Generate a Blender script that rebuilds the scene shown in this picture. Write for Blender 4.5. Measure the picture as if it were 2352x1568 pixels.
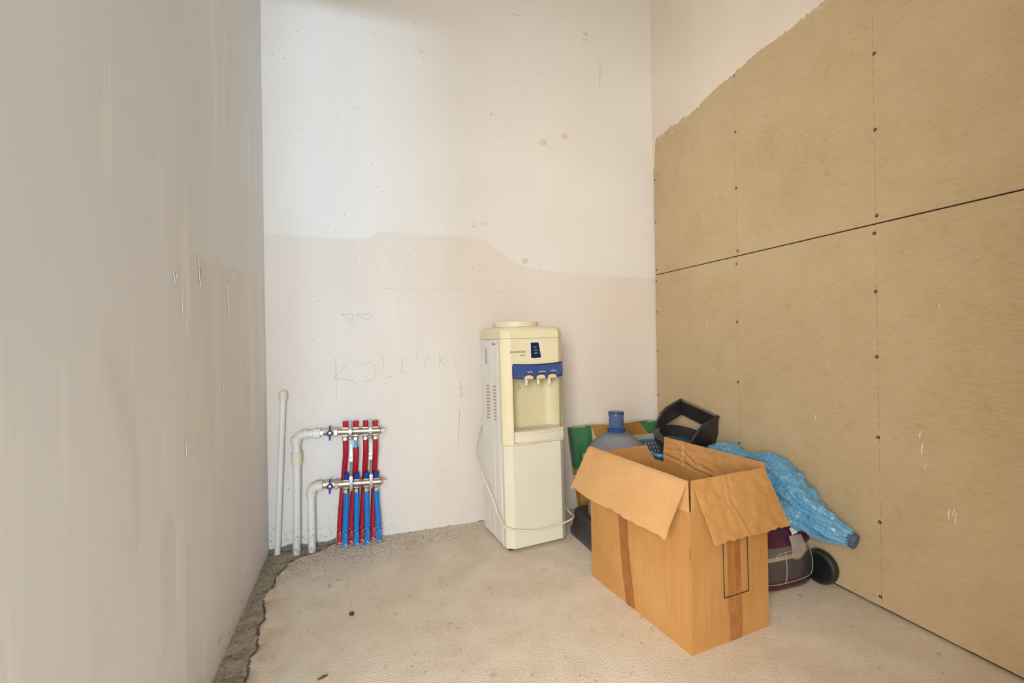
import bpy, bmesh, math, random
from mathutils import Vector, Matrix, noise
for o in list(bpy.data.objects): bpy.data.objects.remove(o)
SC = bpy.context.scene; C = SC.collection
PI = math.pi
# ------------------------------------------------------------------ camera
XL, XR, YB, ZC = -0.412, 1.702, 2.361, 3.25      # left wall, right wall, back wall, ceiling
YF = -.35                                        # front wall behind the camera
cd = bpy.data.cameras.new('camera'); cam = bpy.data.objects.new('camera', cd); C.objects.link(cam)
cd.sensor_width = 36; cd.lens = 1052.09 / 2352 * 36; cd.clip_start = .02
yaw, roll = .3206, -.0163
f = Vector((math.sin(yaw), math.cos(yaw), 0)); r0 = Vector((math.cos(yaw), -math.sin(yaw), 0)); u0 = Vector((0, 0, 1))
r_ = r0 * math.cos(roll) + u0 * math.sin(roll); u_ = u0 * math.cos(roll) - r0 * math.sin(roll)
cam.matrix_world = Matrix(((r_.x, u_.x, -f.x, 0), (r_.y, u_.y, -f.y, 0), (r_.z, u_.z, -f.z, .95), (0, 0, 0, 1)))
SC.camera = cam
# ------------------------------------------------------------------ light
SC.view_settings.view_transform = 'Standard'; SC.view_settings.look = 'None'
SC.view_settings.exposure = 0.42; SC.view_settings.gamma = 1.0
W = bpy.data.worlds.new('sky'); SC.world = W; W.use_nodes = True
W.node_tree.nodes['Background'].inputs[0].default_value = (.75, .87, 1, 1)
W.node_tree.nodes['Background'].inputs[1].default_value = 1.0
def area(name, loc, target, sx, sy, power, col):
    l = bpy.data.lights.new(name, 'AREA'); l.shape = 'RECTANGLE'; l.size = sx; l.size_y = sy; l.energy = power; l.color = col
    o = bpy.data.objects.new(name, l); C.objects.link(o); o.location = loc
    o.rotation_euler = (Vector(target) - Vector(loc)).to_track_quat('-Z', 'Y').to_euler(); return o
# daylight in the hall beyond the doorway in which the camera stands: a wide window to the left, plus a central lamp added to light the back wall
area('daylight_side_window', (-1.9, -2.4, 1.75), (1.0, 1.3, .6), 2.4, 1.9, 262, (.95, .94, .91))
area('added_central_daylight', (0, -3.9, 1.35), (.1, 5, 1.35), 2.6, 2.3, 172, (.80, .91, 1))
# added narrow strip lamp; casts the lintel's shadow edge on the back wall
area('added_strip_light', (-.35, -7.4, 1.72), (-.1, 5, 1.72), 1.6, .22, 290, (.58, .78, 1))

# ------------------------------------------------------------------ helpers
def lin(c):
    return tuple(((x / 255) / 12.92 if x / 255 <= .04045 else ((x / 255 + .055) / 1.055) ** 2.4) for x in c) + (1,)
def mk(name, c, c2=None, sc=6, rough=.5, metal=0, bump=0, bsc=60, stretch=(1, 1, 1), lo=.35, hi=.65, spec=.5, trans=0, world=False, coat=0, dirt=None, ior=1.45, alpha=1):
    m = bpy.data.materials.new(name); m.use_nodes = True; N = m.node_tree.nodes; L = m.node_tree.links
    b = N['Principled BSDF']; b.inputs['Base Color'].default_value = lin(c); b.inputs['Roughness'].default_value = rough
    b.inputs['Metallic'].default_value = metal; b.inputs['Specular IOR Level'].default_value = spec
    b.inputs['Transmission Weight'].default_value = trans; b.inputs['Coat Weight'].default_value = coat; b.inputs['IOR'].default_value = ior
    b.inputs['Alpha'].default_value = alpha
    if world: co = N.new('ShaderNodeNewGeometry').outputs['Position']
    else: co = N.new('ShaderNodeTexCoord').outputs['Object']
    mp = N.new('ShaderNodeMapping'); mp.inputs['Scale'].default_value = stretch; L.new(co, mp.inputs[0]); vec = mp.outputs[0]
    col = None
    def nz(scale, det=5, v=vec):
        n = N.new('ShaderNodeTexNoise'); n.inputs['Scale'].default_value = scale; n.inputs['Detail'].default_value = det; L.new(v, n.inputs['Vector']); return n.outputs[0]
    def ramp(fac, a, z):
        q = N.new('ShaderNodeMapRange'); q.inputs[1].default_value = a; q.inputs[2].default_value = z; L.new(fac, q.inputs[0]); return q.outputs[0]
    if c2:
        mx = N.new('ShaderNodeMix'); mx.data_type = 'RGBA'; L.new(ramp(nz(sc), lo, hi), mx.inputs[0])
        mx.inputs[6].default_value = lin(c); mx.inputs[7].default_value = lin(c2); col = mx.outputs[2]
    if dirt:      # (colour, scale, threshold, z below which the splashes sit or None)
        dc, ds, dt, dz = dirt
        fac = nz(ds, 6, co)
        if dz:
            sx = N.new('ShaderNodeSeparateXYZ'); g = N.new('ShaderNodeNewGeometry'); L.new(g.outputs['Position'], sx.inputs[0])
            k = ramp(sx.outputs[2], dz, 0); a = N.new('ShaderNodeMath'); a.operation = 'MULTIPLY_ADD'; L.new(k, a.inputs[0]); a.inputs[1].default_value = .28; L.new(fac, a.inputs[2]); fac = a.outputs[0]
        fac = ramp(fac, dt, dt + .04)
        mx = N.new('ShaderNodeMix'); mx.data_type = 'RGBA'; L.new(fac, mx.inputs[0])
        if col: L.new(col, mx.inputs[6])
        else: mx.inputs[6].default_value = lin(c)
        mx.inputs[7].default_value = lin(dc); col = mx.outputs[2]
    if col: L.new(col, b.inputs['Base Color'])
    if bump:
        bp = N.new('ShaderNodeBump'); bp.inputs['Strength'].default_value = bump; bp.inputs['Distance'].default_value = .004
        L.new(nz(bsc, 6), bp.inputs['Height']); L.new(bp.outputs[0], b.inputs['Normal'])
    return m

class MB:
    def __init__(s): s.v = []; s.f = []
    def add(s, vs, fs):
        n = len(s.v); s.v += [tuple(x) for x in vs]; s.f += [tuple(i + n for i in q) for q in fs]; return s
    def box(s, x0, x1, y0, y1, z0, z1, M=None):
        vs = [Vector((x, y, z)) for z in (z0, z1) for y in (y0, y1) for x in (x0, x1)]
        if M: vs = [M @ q for q in vs]
        return s.add(vs, [(0, 2, 3, 1), (4, 5, 7, 6), (0, 1, 5, 4), (2, 6, 7, 3), (0, 4, 6, 2), (1, 3, 7, 5)])
    def prism(s, poly, h0, h1, fn):
        n = len(poly); vs = [fn(a, b, h0) for a, b in poly] + [fn(a, b, h1) for a, b in poly]
        return s.add(vs, [tuple(range(n - 1, -1, -1)), tuple(range(n, 2 * n))] + [(i, (i + 1) % n, n + (i + 1) % n, n + i) for i in range(n)])
    def rings(s, rings, cap=True, close=False):
        m = len(rings[0]); vs = [q for rg in rings for q in rg]; fs = []
        k = len(rings)
        for i in range(k if close else k - 1):
            for j in range(m): fs.append((i * m + j, i * m + (j + 1) % m, ((i + 1) % k) * m + (j + 1) % m, ((i + 1) % k) * m + j))
        if cap and not close: fs += [tuple(range(m - 1, -1, -1)), tuple((k - 1) * m + j for j in range(m))]
        return s.add(vs, fs)
    def tube(s, pts, r, seg=12, cap=True, close=False):
        pts = [Vector(q) for q in pts]; n = len(pts); rr = r if isinstance(r, (list, tuple)) else [r] * n
        rg = []; up = None
        for i, q in enumerate(pts):
            a = pts[(i - 1) % n] if (i or close) else q; b = pts[(i + 1) % n] if (i < n - 1 or close) else q
            t = (b - a).normalized()
            if up is None: up = t.orthogonal().normalized()
            up = (up - t * up.dot(t)).normalized(); w = t.cross(up)
            rg.append([q + (up * math.cos(k * 2 * PI / seg) + w * math.sin(k * 2 * PI / seg)) * rr[i] for k in range(seg)])
        return s.rings(rg, cap, close)
    def lathe(s, prof, seg=32, M=None, cap=True, close=False):
        rg = [[Vector((r * math.cos(k * 2 * PI / seg), r * math.sin(k * 2 * PI / seg), z)) for k in range(seg)] for r, z in prof]
        if M: rg = [[M @ q for q in g] for g in rg]
        return s.rings(rg, cap, close)
    def ribbon(s, pts, w, nrm, th):
        pts = [Vector(q) for q in pts]; n = Vector(nrm); rg = []
        for i, q in enumerate(pts):
            t = (pts[min(i + 1, len(pts) - 1)] - pts[max(i - 1, 0)]).normalized(); d = t.cross(n).normalized() * w / 2
            rg.append([q - d, q + d, q + d + n * th, q - d + n * th])
        return s.rings(rg)
    def build(s, name, mat, parent=None, smooth=None, bevel=0, bseg=2):
        me = bpy.data.meshes.new(name); me.from_pydata(s.v, [], s.f); me.update()
        bm = bmesh.new(); bm.from_mesh(me); bmesh.ops.recalc_face_normals(bm, faces=bm.faces); bm.to_mesh(me); bm.free()
        if smooth is not None:
            for q in me.polygons: q.use_smooth = True
            me.set_sharp_from_angle(angle=math.radians(smooth))
        me.materials.append(mat); o = bpy.data.objects.new(name, me); C.objects.link(o); o.parent = parent
        if bevel:
            b = o.modifiers.new('bevel', 'BEVEL'); b.width = bevel; b.segments = bseg; b.limit_method = 'ANGLE'; b.angle_limit = math.radians(40)
        return o
def spline(pts, n=8):
    P = [Vector(q) for q in pts]; out = []
    for i in range(len(P) - 1):
        a, b, c, d = P[max(i - 1, 0)], P[i], P[i + 1], P[min(i + 2, len(P) - 1)]
        for k in range(n):
            t = k / n; out.append(.5 * ((2 * b) + (c - a) * t + (2 * a - 5 * b + 4 * c - d) * t * t + (3 * b - a - 3 * c + d) * t ** 3))
    out.append(P[-1]); return out
def interp(tab, x):
    if x <= tab[0][0]: return tab[0][1]
    for (a, p), (b, q) in zip(tab, tab[1:]):
        if x <= b: return p + (q - p) * (x - a) / (b - a)
    return tab[-1][1]
def empty(name, loc=(0, 0, 0), rot=(0, 0, 0)):
    o = bpy.data.objects.new(name, None); C.objects.link(o); o.location = loc; o.rotation_euler = rot; o.empty_display_size = .05; return o
def tag(o, label, cat, group=None):
    o['label'] = label; o['category'] = cat
    if group: o['group'] = group
    return o
def copy(o, parent, loc=None, rot=None):
    c = o.copy(); C.objects.link(c); c.parent = parent
    if loc is not None: c.location = loc
    if rot is not None: c.rotation_euler = rot
    return c
def struct(o): o['kind'] = 'structure'; return o
def text(name, body, size, loc, rot, mat, parent, sx=1, shear=0, ext=.0002, align='CENTER'):
    cu = bpy.data.curves.new(name, 'FONT'); cu.body = body; cu.size = size; cu.shear = shear; cu.extrude = ext; cu.align_x = align; cu.align_y = 'CENTER'; cu.resolution_u = 3
    t = bpy.data.objects.new(name, cu); C.objects.link(t); dg = bpy.context.evaluated_depsgraph_get(); dg.update()
    me = bpy.data.meshes.new_from_object(t.evaluated_get(dg)); bpy.data.objects.remove(t)
    me.materials.clear(); me.materials.append(mat); o = bpy.data.objects.new(name, me); C.objects.link(o); o.parent = parent
    o.location = loc; o.rotation_euler = rot; o.scale = (sx, 1, 1); return o
def align(z, loc=(0, 0, 0)):      # matrix whose z axis points along z
    q = Vector((0, 0, 1)).rotation_difference(Vector(z).normalized()); return Matrix.Translation(loc) @ q.to_matrix().to_4x4()

# ------------------------------------------------------------------ wall materials (position driven)
class NT:
    def __init__(s, name, rough=.85, spec=.25):
        s.m = bpy.data.materials.new(name); s.m.use_nodes = True; s.N = s.m.node_tree.nodes; s.L = s.m.node_tree.links
        s.b = s.N['Principled BSDF']; s.b.inputs['Roughness'].default_value = rough; s.b.inputs['Specular IOR Level'].default_value = spec
        g = s.N.new('ShaderNodeNewGeometry'); s.P = g.outputs['Position']; x = s.N.new('ShaderNodeSeparateXYZ'); s.L.new(s.P, x.inputs[0]); s.X, s.Y, s.Z = x.outputs
    def lk(s, a, sock):
        if isinstance(a, (int, float)): sock.default_value = a
        else: s.L.new(a, sock)
    def m_(s, op, a, b=0, c=0):
        n = s.N.new('ShaderNodeMath'); n.operation = op; s.lk(a, n.inputs[0]); s.lk(b, n.inputs[1]); s.lk(c, n.inputs[2]); return n.outputs[0]
    def rg(s, a, lo, hi, o0=0, o1=1):
        n = s.N.new('ShaderNodeMapRange'); s.lk(a, n.inputs[0]); n.inputs[1].default_value = lo; n.inputs[2].default_value = hi; n.inputs[3].default_value = o0; n.inputs[4].default_value = o1; return n.outputs[0]
    def nz(s, sc, det=4, st=(1, 1, 1), rough=.55, off=(0, 0, 0), dist=0):
        mp = s.N.new('ShaderNodeMapping'); mp.inputs['Scale'].default_value = st; mp.inputs['Location'].default_value = off; s.L.new(s.P, mp.inputs[0])
        n = s.N.new('ShaderNodeTexNoise'); n.inputs['Scale'].default_value = sc; n.inputs['Detail'].default_value = det; n.inputs['Roughness'].default_value = rough; n.inputs['Distortion'].default_value = dist; s.L.new(mp.outputs[0], n.inputs['Vector']); return n.outputs[0]
    def mix(s, fac, a, b):
        n = s.N.new('ShaderNodeMix'); n.data_type = 'RGBA'; s.lk(fac, n.inputs[0])
        for q, i in ((a, 6), (b, 7)):
            if isinstance(q, tuple): n.inputs[i].default_value = lin(q)
            else: s.L.new(q, n.inputs[i])
        return n.outputs[2]
    def curve(s, a, tab, x0, x1, vmax):        # piecewise table a -> value
        n = s.N.new('ShaderNodeFloatCurve'); cv = n.mapping.curves[0]
        pts = [((x - x0) / (x1 - x0), v / vmax) for x, v in tab]
        while len(cv.points) < len(pts): cv.points.new(.5, .5)
        for p, q in zip(cv.points, pts): p.location = q; p.handle_type = 'VECTOR'
        n.mapping.update(); s.L.new(s.rg(a, x0, x1), n.inputs['Value']); return s.m_('MULTIPLY', n.outputs[0], vmax)
    def done(s, col, h=None, st=.3, dist=.003):
        s.L.new(col, s.b.inputs['Base Color'])
        if h is not None:
            b = s.N.new('ShaderNodeBump'); b.inputs['Strength'].default_value = st; b.inputs['Distance'].default_value = dist; s.lk(h, b.inputs['Height']); s.L.new(b.outputs[0], s.b.inputs['Normal'])
        return s.m

coat = [(-0.405, 1.466), (-0.163, 1.462), (-0.046, 1.46), (0.045, 1.471), (0.077, 1.499), (0.15, 1.505), (0.344, 1.499), (0.468, 1.509), (0.585, 1.501), (0.656, 1.485), (0.728, 1.43), (0.814, 1.372), (0.889, 1.356), (0.98, 1.344), (1.391, 1.322), (1.702, 1.321)]
t = NT('skim_plaster_back')
jag = t.m_('MULTIPLY_ADD', t.nz(14, 5), .03, -.015)
low = t.rg(t.m_('SUBTRACT', t.m_('ADD', t.curve(t.X, coat, -.412, 1.702, 3.25), jag), t.Z), -.004, .004)
up = t.mix(t.rg(t.nz(1.6, 3), .35, .65), (230, 225, 217), (234, 230, 224))
lo = t.mix(t.rg(t.nz(2.2, 4, (1, 1, .35)), .38, .62), (227, 216, 204), (231, 223, 213))
col = t.mix(low, up, lo)
col = t.mix(t.m_('MULTIPLY', t.rg(t.nz(9, 3, (1.6, 1, .25)), .62, .76), .22), col, (238, 234, 228))           # trowel streaks
col = t.mix(t.m_('MULTIPLY', t.rg(t.nz(90, 2), .735, .75), .75), col, (120, 108, 96))                          # pin specks
spk = t.m_('MULTIPLY', t.rg(t.nz(75, 6, rough=.75), .56, .60), t.rg(t.m_('ADD', t.Z, t.m_('MULTIPLY', t.nz(3, 2), .22)), .30, .12))
col = t.mix(t.m_('MULTIPLY', spk, t.rg(t.m_('ADD', t.X, t.m_('MULTIPLY', t.nz(4, 2, off=(2, 0, 5)), .5)), .22, .50, .85, .12)), col, (96, 88, 80))                                                      # mould specks low on the wall
edge = t.rg(t.m_('SUBTRACT', t.m_('ADD', t.m_('MULTIPLY_ADD', t.nz(11, 5), .10, -.032), t.rg(t.X, -.1, .15, 0, -.022)), t.Z), -.002, .004)
col = t.mix(edge, col, (128, 118, 106))                                                                        # bare block where the coat stops
M_BACK = t.done(col, t.m_('ADD', t.m_('MULTIPLY', low, -.5), t.m_('ADD', t.nz(2.5, 3), t.m_('MULTIPLY', edge, -2))), .25, .003)

t = NT('skim_plaster_left', .75)
top = t.curve(t.Y, [(0, 0), (1.315, 0), (1.32, 1.05), (1.335, 1.119), (1.377, 1.18), (1.464, 1.214), (1.54, 1.19), (1.627, 1.225), (1.724, 1.20), (1.835, 1.24), (1.962, 1.22), (2.111, 1.241), (2.361, 1.22)], 0, 2.361, 3.25)
st = t.nz(9, 4, (1, 1, .12))
pk = t.rg(t.m_('SUBTRACT', t.m_('ADD', top, t.m_('MULTIPLY_ADD', st, .09, -.045)), t.Z), -.006, .006)
base = t.mix(t.rg(t.nz(2.2, 4, (1, 1, .5), dist=.6), .35, .65), (230, 233, 235), (235, 238, 240))
col = t.mix(pk, base, t.mix(t.rg(st, .4, .6), (230, 225, 222), (234, 231, 229)))
old = t.m_('MULTIPLY', t.rg(t.nz(3.2, 4, (1, 1.6, .45), off=(0, 3, 1), dist=.8), .52, .60), t.m_('MULTIPLY', t.rg(t.Z, 1.02, .9), t.rg(t.Y, 1.3, 1.25)))
col = t.mix(t.m_('MULTIPLY', old, .28), col, (212, 204, 188))
col = t.mix(t.m_('MULTIPLY', t.rg(t.nz(13, 3, (1, 1.2, .10)), .60, .68), .8), col, (242, 244, 245))
scf = t.m_('MULTIPLY', t.rg(t.nz(22, 4, (1, .5, 1.4), rough=.7), .60, .68), t.rg(t.Z, .16, .03))
col = t.mix(t.m_('MULTIPLY', scf, .7), col, (110, 100, 92))
M_LEFT = t.done(col, t.m_('ADD', t.nz(1.8, 3), t.m_('MULTIPLY', pk, -.25)), .25, .004)

t = NT('plain_plaster')
M_PLASTER = t.done(t.mix(t.rg(t.nz(1.5, 4), .35, .65), (226, 212, 196), (233, 222, 208)), t.nz(4, 4), .2, .003)

t = NT('gypsum_board_paper', .9, .15)
fib = t.nz(60, 5, (1, .5, 2.2), rough=.7); blot = t.nz(3.2, 5, rough=.65)
col = t.mix(t.rg(blot, .35, .68), (196, 173, 139), (184, 160, 124))
col = t.mix(t.m_('MULTIPLY', t.rg(fib, .42, .62), .5), col, (204, 180, 142))
col = t.mix(t.m_('MULTIPLY', t.rg(t.nz(26, 6, (1, 1, 2), rough=.75), .56, .70), .45), col, (170, 142, 100))
for ys in (1.107, 1.722, .49):
    ln = t.m_('MULTIPLY', t.rg(t.m_('ABSOLUTE', t.m_('SUBTRACT', t.Y, ys)), .0016, .0008), t.rg(t.nz(40, 2, (1, 0, 1)), .42, .55))
    col = t.mix(t.m_('MULTIPLY', ln, .55), col, (168, 92, 62))
col = t.mix(t.m_('MULTIPLY', t.rg(t.nz(11, 3, (1, 2.2, .8), off=(0, 5, 2)), .755, .77), .8), col, (226, 214, 190))
M_BOARD = t.done(col, t.m_('ADD', fib, t.m_('MULTIPLY', t.nz(160, 3), .4)), .25, .0015)

crack = [(0.0, .085), (1.3, .085), (1.481, .083), (1.527, .088), (1.584, .076), (1.634, .092), (1.727, .072), (1.799, .079), (1.854, .066), (1.929, .056), (2.046, .069), (2.164, .085), (2.247, .132), (2.29, .24), (2.361, .30)]
t = NT('raw_screed', .9, .2)
wob = t.m_('MULTIPLY_ADD', t.nz(28, 5), .03, -.015)
dx = t.m_('SUBTRACT', t.m_('ADD', t.curve(t.Y, crack, 0, 2.361, .5), wob), t.m_('ADD', t.X, .412))      # >0 on the mortar strip
strip = t.rg(dx, -.003, .003)
fine = t.nz(300, 4, rough=.65); mid = t.nz(7, 6, rough=.6)
fl = t.mix(t.rg(mid, .35, .65), (224, 209, 187), (239, 226, 207))
fl = t.mix(t.m_('MULTIPLY', t.rg(t.nz(2.4, 3, off=(3, 1, 0)), .5, .66), .6), fl, (226, 208, 184))
fl = t.mix(t.m_('MULTIPLY', t.rg(fine, .54, .66), .5), fl, (188, 170, 147))
near = t.m_('MULTIPLY', t.rg(dx, -.14, 0), t.rg(t.nz(12, 5), .40, .62))
fl = t.mix(t.m_('MULTIPLY', near, .6), fl, (186, 156, 122))                                                     # damp ochre rim beside the crack
dst = t.m_('MULTIPLY', t.rg(t.nz(70, 6, rough=.8), .50, .60), t.m_('MULTIPLY', t.rg(t.m_('ADD', t.Y, t.m_('MULTIPLY', t.nz(5, 3), .5)), 2.28, 2.50), t.rg(t.X, .75, .3)))
fl = t.mix(t.m_('MULTIPLY', dst, .85), fl, (98, 90, 78))
fl = t.mix(t.m_('MULTIPLY', t.rg(t.nz(60, 3, rough=.7), .685, .70), .8), fl, (112, 94, 76))
fl = t.mix(t.m_('MULTIPLY', t.rg(t.nz(16, 5, rough=.7, off=(7, 2, 0)), .62, .72), .5), fl, (140, 118, 96))
so = t.mix(t.rg(t.nz(16, 6, rough=.7), .38, .62), (156, 145, 125), (184, 172, 150))
so = t.mix(t.rg(t.nz(60, 6, rough=.75), .54, .62), so, (112, 103, 90))
col = t.mix(strip, fl, so)
ck = t.m_('MULTIPLY', t.rg(t.m_('ABSOLUTE', dx), .006, .0015), t.rg(t.nz(18, 3), .36, .5))
col = t.mix(t.m_('MULTIPLY', ck, .85), col, (62, 54, 46))
hgt = t.m_('ADD', t.m_('MULTIPLY', fine, t.rg(strip, 0, 1, .35, .8)), t.m_('ADD', t.m_('MULTIPLY', t.nz(150, 4), .9), t.m_('MULTIPLY', ck, -1)))
M_FLOOR = t.done(col, hgt, .75, .0045)

# ------------------------------------------------------------------ room shell
def fh(x, y):       # height of the floor surface
    d = interp(crack, y) + .03 * (noise.noise(Vector((x * 14, y * 14, 0)))) - (x - XL)
    z = .002 * noise.noise(Vector((x * 2.5, y * 2.5, 4)))
    k = min(1, max(0, d / .012 + .5)); z -= k * (.006 + .006 * noise.noise(Vector((x * 26, y * 26, 9))))
    z += max(0, 1 - abs(d + .012) / .02) * .003
    return min(z, .003)
def axis_vals(a, b, step): n = max(1, round((b - a) / step)); return [a + (b - a) * i / n for i in range(n + 1)]
ys = axis_vals(YF - .10, .7, .3) + axis_vals(.7, YB + .02, .009)[1:]; xs = axis_vals(XL - .02, -.05, .008) + axis_vals(-.05, XR + .05, .02)[1:]
m = MB(); nx = len(xs)
m.add([(x, y, fh(x, y)) for y in ys for x in xs], [(j * nx + i, j * nx + i + 1, (j + 1) * nx + i + 1, (j + 1) * nx + i) for j in range(len(ys) - 1) for i in range(nx - 1)])
m.box(XL - .1, XR + .1, YF - .10, YB + .1, -.12, -.03)
floor = struct(m.build('floor', M_FLOOR, smooth=60))
wall_back = struct(MB().box(XL - .1, XR + .12, YB, YB + .1, -.02, ZC).build('wall_back', M_BACK))
# the left wall's plaster is slightly wavy and ragged along the floor
m = MB(); yy = axis_vals(.25, YB, .04); zz = [-.02, .004, .02, .05] + axis_vals(.12, ZC, .12)
m.add([(XL + .0018 * noise.noise(Vector((y * 2, z * 2, 1))) - (.004 if z < .003 else 0), y, z) for z in zz for y in yy], [(j * len(yy) + i, j * len(yy) + i + 1, (j + 1) * len(yy) + i + 1, (j + 1) * len(yy) + i) for j in range(len(zz) - 1) for i in range(len(yy) - 1)])
m.box(XL - .1, XL - .01, .25, YB, -.02, ZC)
wall_left = struct(m.build('wall_left', M_LEFT, smooth=60))
M_DARKGAP = mk('dark_cavity', (52, 47, 42), rough=.9)
wall_right = struct(MB().box(XR + .013, XR + .11, YF, YB + .1, -.02, ZC).build('wall_right', M_DARKGAP))
ceiling = struct(MB().box(XL - .1, XR + .12, YF - .10, YB + .1, ZC, ZC + .1).build('ceiling', M_PLASTER))
m = MB(); m.box(.06, XR + .11, YF - .10, YF, 0, ZC); m.box(-3.6, .06, YF - .10, YF, 2.34, ZC)  # unseen; jamb and lintel edges placed to shade right wall and upper back wall
wall_front = struct(m.build('wall_front', M_PLASTER))
# the hall beyond the doorway
struct(MB().box(-3.6, 3.4, -4.2, YF - .10, -.10, -.01).build('trim_1', M_FLOOR)); struct(MB().box(-3.6, 3.4, -4.2, YF - .10, ZC, ZC + .1).build('trim_2', M_PLASTER))
struct(MB().box(-3.6, XL - .1, 2.3, 2.4, 0, ZC).build('trim_5', M_PLASTER)); struct(MB().box(-3.6, XL - .1, YF - .10, 2.4, -.10, -.01).build('trim_6', M_FLOOR)); struct(MB().box(-3.6, XL - .1, YF - .10, 2.4, ZC, ZC + .1).build('trim_7', M_PLASTER))
struct(MB().box(-3.7, -3.6, -4.2, 2.4, 0, ZC).build('trim_3', M_PLASTER)); struct(MB().box(3.4, 3.5, -4.2, YF, 0, ZC).build('trim_4', M_PLASTER))

# gypsum boards of the right wall, with screws
M_SCREW = mk('phosphated_screw', (24, 22, 21), (40, 36, 33), sc=300, rough=.7, metal=.1)
ZS = 1.337
rows = [(.013, ZS - .0022), (ZS + .0022, 2.537), (2.541, ZC)]
cuts = [YB - .006, -.14, YF]
boards = {}
for zi, (z0, z1) in enumerate(rows):
    for ci in range(2):
        m = MB(); y1, y0 = cuts[ci] - .001, cuts[ci + 1] + .001
        if zi == 0:      # bottom edge slightly broken
            n = 60; poly = [(y0 + (y1 - y0) * i / n, z0 + .004 * noise.noise(Vector((i * .7, ci * 5, 2))) - .003) for i in range(n + 1)] + [(y1, z1), (y0, z1)]
        else: poly = [(y0, z0), (y1, z0), (y1, z1), (y0, z1)]
        m.prism(poly, XR, XR + .012, lambda a, b, h: (h, a, b))
        o = m.build('drywall_board', M_BOARD, wall_right, bevel=.0012); boards[zi, ci] = o
sm = MB(); sm.lathe([(.0001, -.0004), (.0022, -.0004), (.0026, .0003), (.0052, .0009), (.0060, .0002), (.0062, -.002)], 12, align((-1, 0, 0)), cap=True)
scr = sm.build('screw', M_SCREW, boards[0, 0], smooth=35); first = True
spots = [(1.722, 2.193), (1.72, 1.924), (1.72, 1.658), (1.718, 1.361), (1.725, 1.300), (1.728, 1.026), (1.728, 0.74), (1.728, .45), (1.725, .16), (1.103, 1.924), (1.104, 1.661), (1.103, 1.364), (1.112, 1.305), (1.111, 1.103), (1.11, 0.876), (1.11, 0.597), (1.109, 0.303), (1.111, 0.043), (2.344, 1.909), (2.342, 1.654), (2.341, 1.366), (2.347, 1.301), (2.344, 1.114), (2.346, 0.878), (2.344, 0.615)]
spots += [(.49, z) for z in (.05, .35, .65, .95, 1.30, 1.37, 1.7, 2.0, 2.3)]
for y, z in spots:
    b = boards[(0 if z < ZS else 1), 0]; s = scr if first else copy(scr, b); s.parent = b; s.location = (XR, y, z); s.scale = (1, .85, 1) if y > 2 else (1, 1, 1); first = False
# ragged coat of skim plaster over the top of the boards
edge = [(-.4, 2.24), (.8, 2.25), (1.1, 2.235), (1.245, 2.225), (1.281, 2.232), (1.355, 2.226), (1.47, 2.218), (1.567, 2.221), (1.741, 2.201), (1.863, 2.191), (1.977, 2.165), (2.062, 2.152), (2.164, 2.161), (2.271, 2.153), (2.325, 2.150), (2.338, 2.12), (2.345, 1.98), (2.361, 1.97)]
random.seed(3); m = MB(); yv = axis_vals(YF, .8, .2) + axis_vals(.8, 2.361, .0045)[1:]; rg = []
for y in yv:
    z = interp(edge, y) + .010 * noise.noise(Vector((y * 18, 3, 0))) + .008 * noise.noise(Vector((y * 70, 7, 0))) + random.uniform(-.003, .003)
    if y > 2.333: z = interp(edge, y)
    rg.append([(XR, y, z), (XR - .0022, y, z + .003), (XR - .003, y, z + .03), (XR - .003, y, ZC), (XR, y, ZC)])
k = 5; vs = [q for g in rg for q in g]
m.add(vs, [(i * k + j, i * k + j + 1, (i + 1) * k + j + 1, (i + 1) * k + j) for i in range(len(rg) - 1) for j in range(k - 1)])
m.build('plaster_coat', M_PLASTER, wall_right)
M_SMEAR = mk('plaster_smear', (232, 224, 208), (214, 200, 178), sc=60, rough=.9)
m = MB(); random.seed(8)
for i in range(26):
    y = random.choice([random.uniform(1.28, 1.8), random.uniform(2.0, 2.3), random.uniform(1.25, 1.36)]); z = interp(edge, y) - abs(random.gauss(0, .02)) - .004; l = random.uniform(.008, .05); w = random.uniform(.0008, .003); a = random.uniform(-.25, .1)
    p0 = Vector((XR, y, z)); m.ribbon([p0, p0 + Vector((0, l * .5 * math.cos(a), l * .5 * math.sin(a))), p0 + Vector((0, l * math.cos(a), l * math.sin(a)))], w, (-1, 0, 0), .0008)
for (y, z, l) in [(.985, .62, .02), (.98, .57, .03), (.972, .52, .02), (.90, .40, .02), (.912, .385, .03), (.895, .377, .035), (1.93, 1.01, .04), (1.34, .62, .02)]:
    p0 = Vector((XR, y, z)); m.ribbon([p0, p0 + Vector((0, .001, l * .4)), p0 + Vector((0, -.003, l))], .003, (-1, 0, 0), .0008)
m.build('plaster_smear', M_SMEAR, wall_right)['kind'] = 'stuff'

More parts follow.
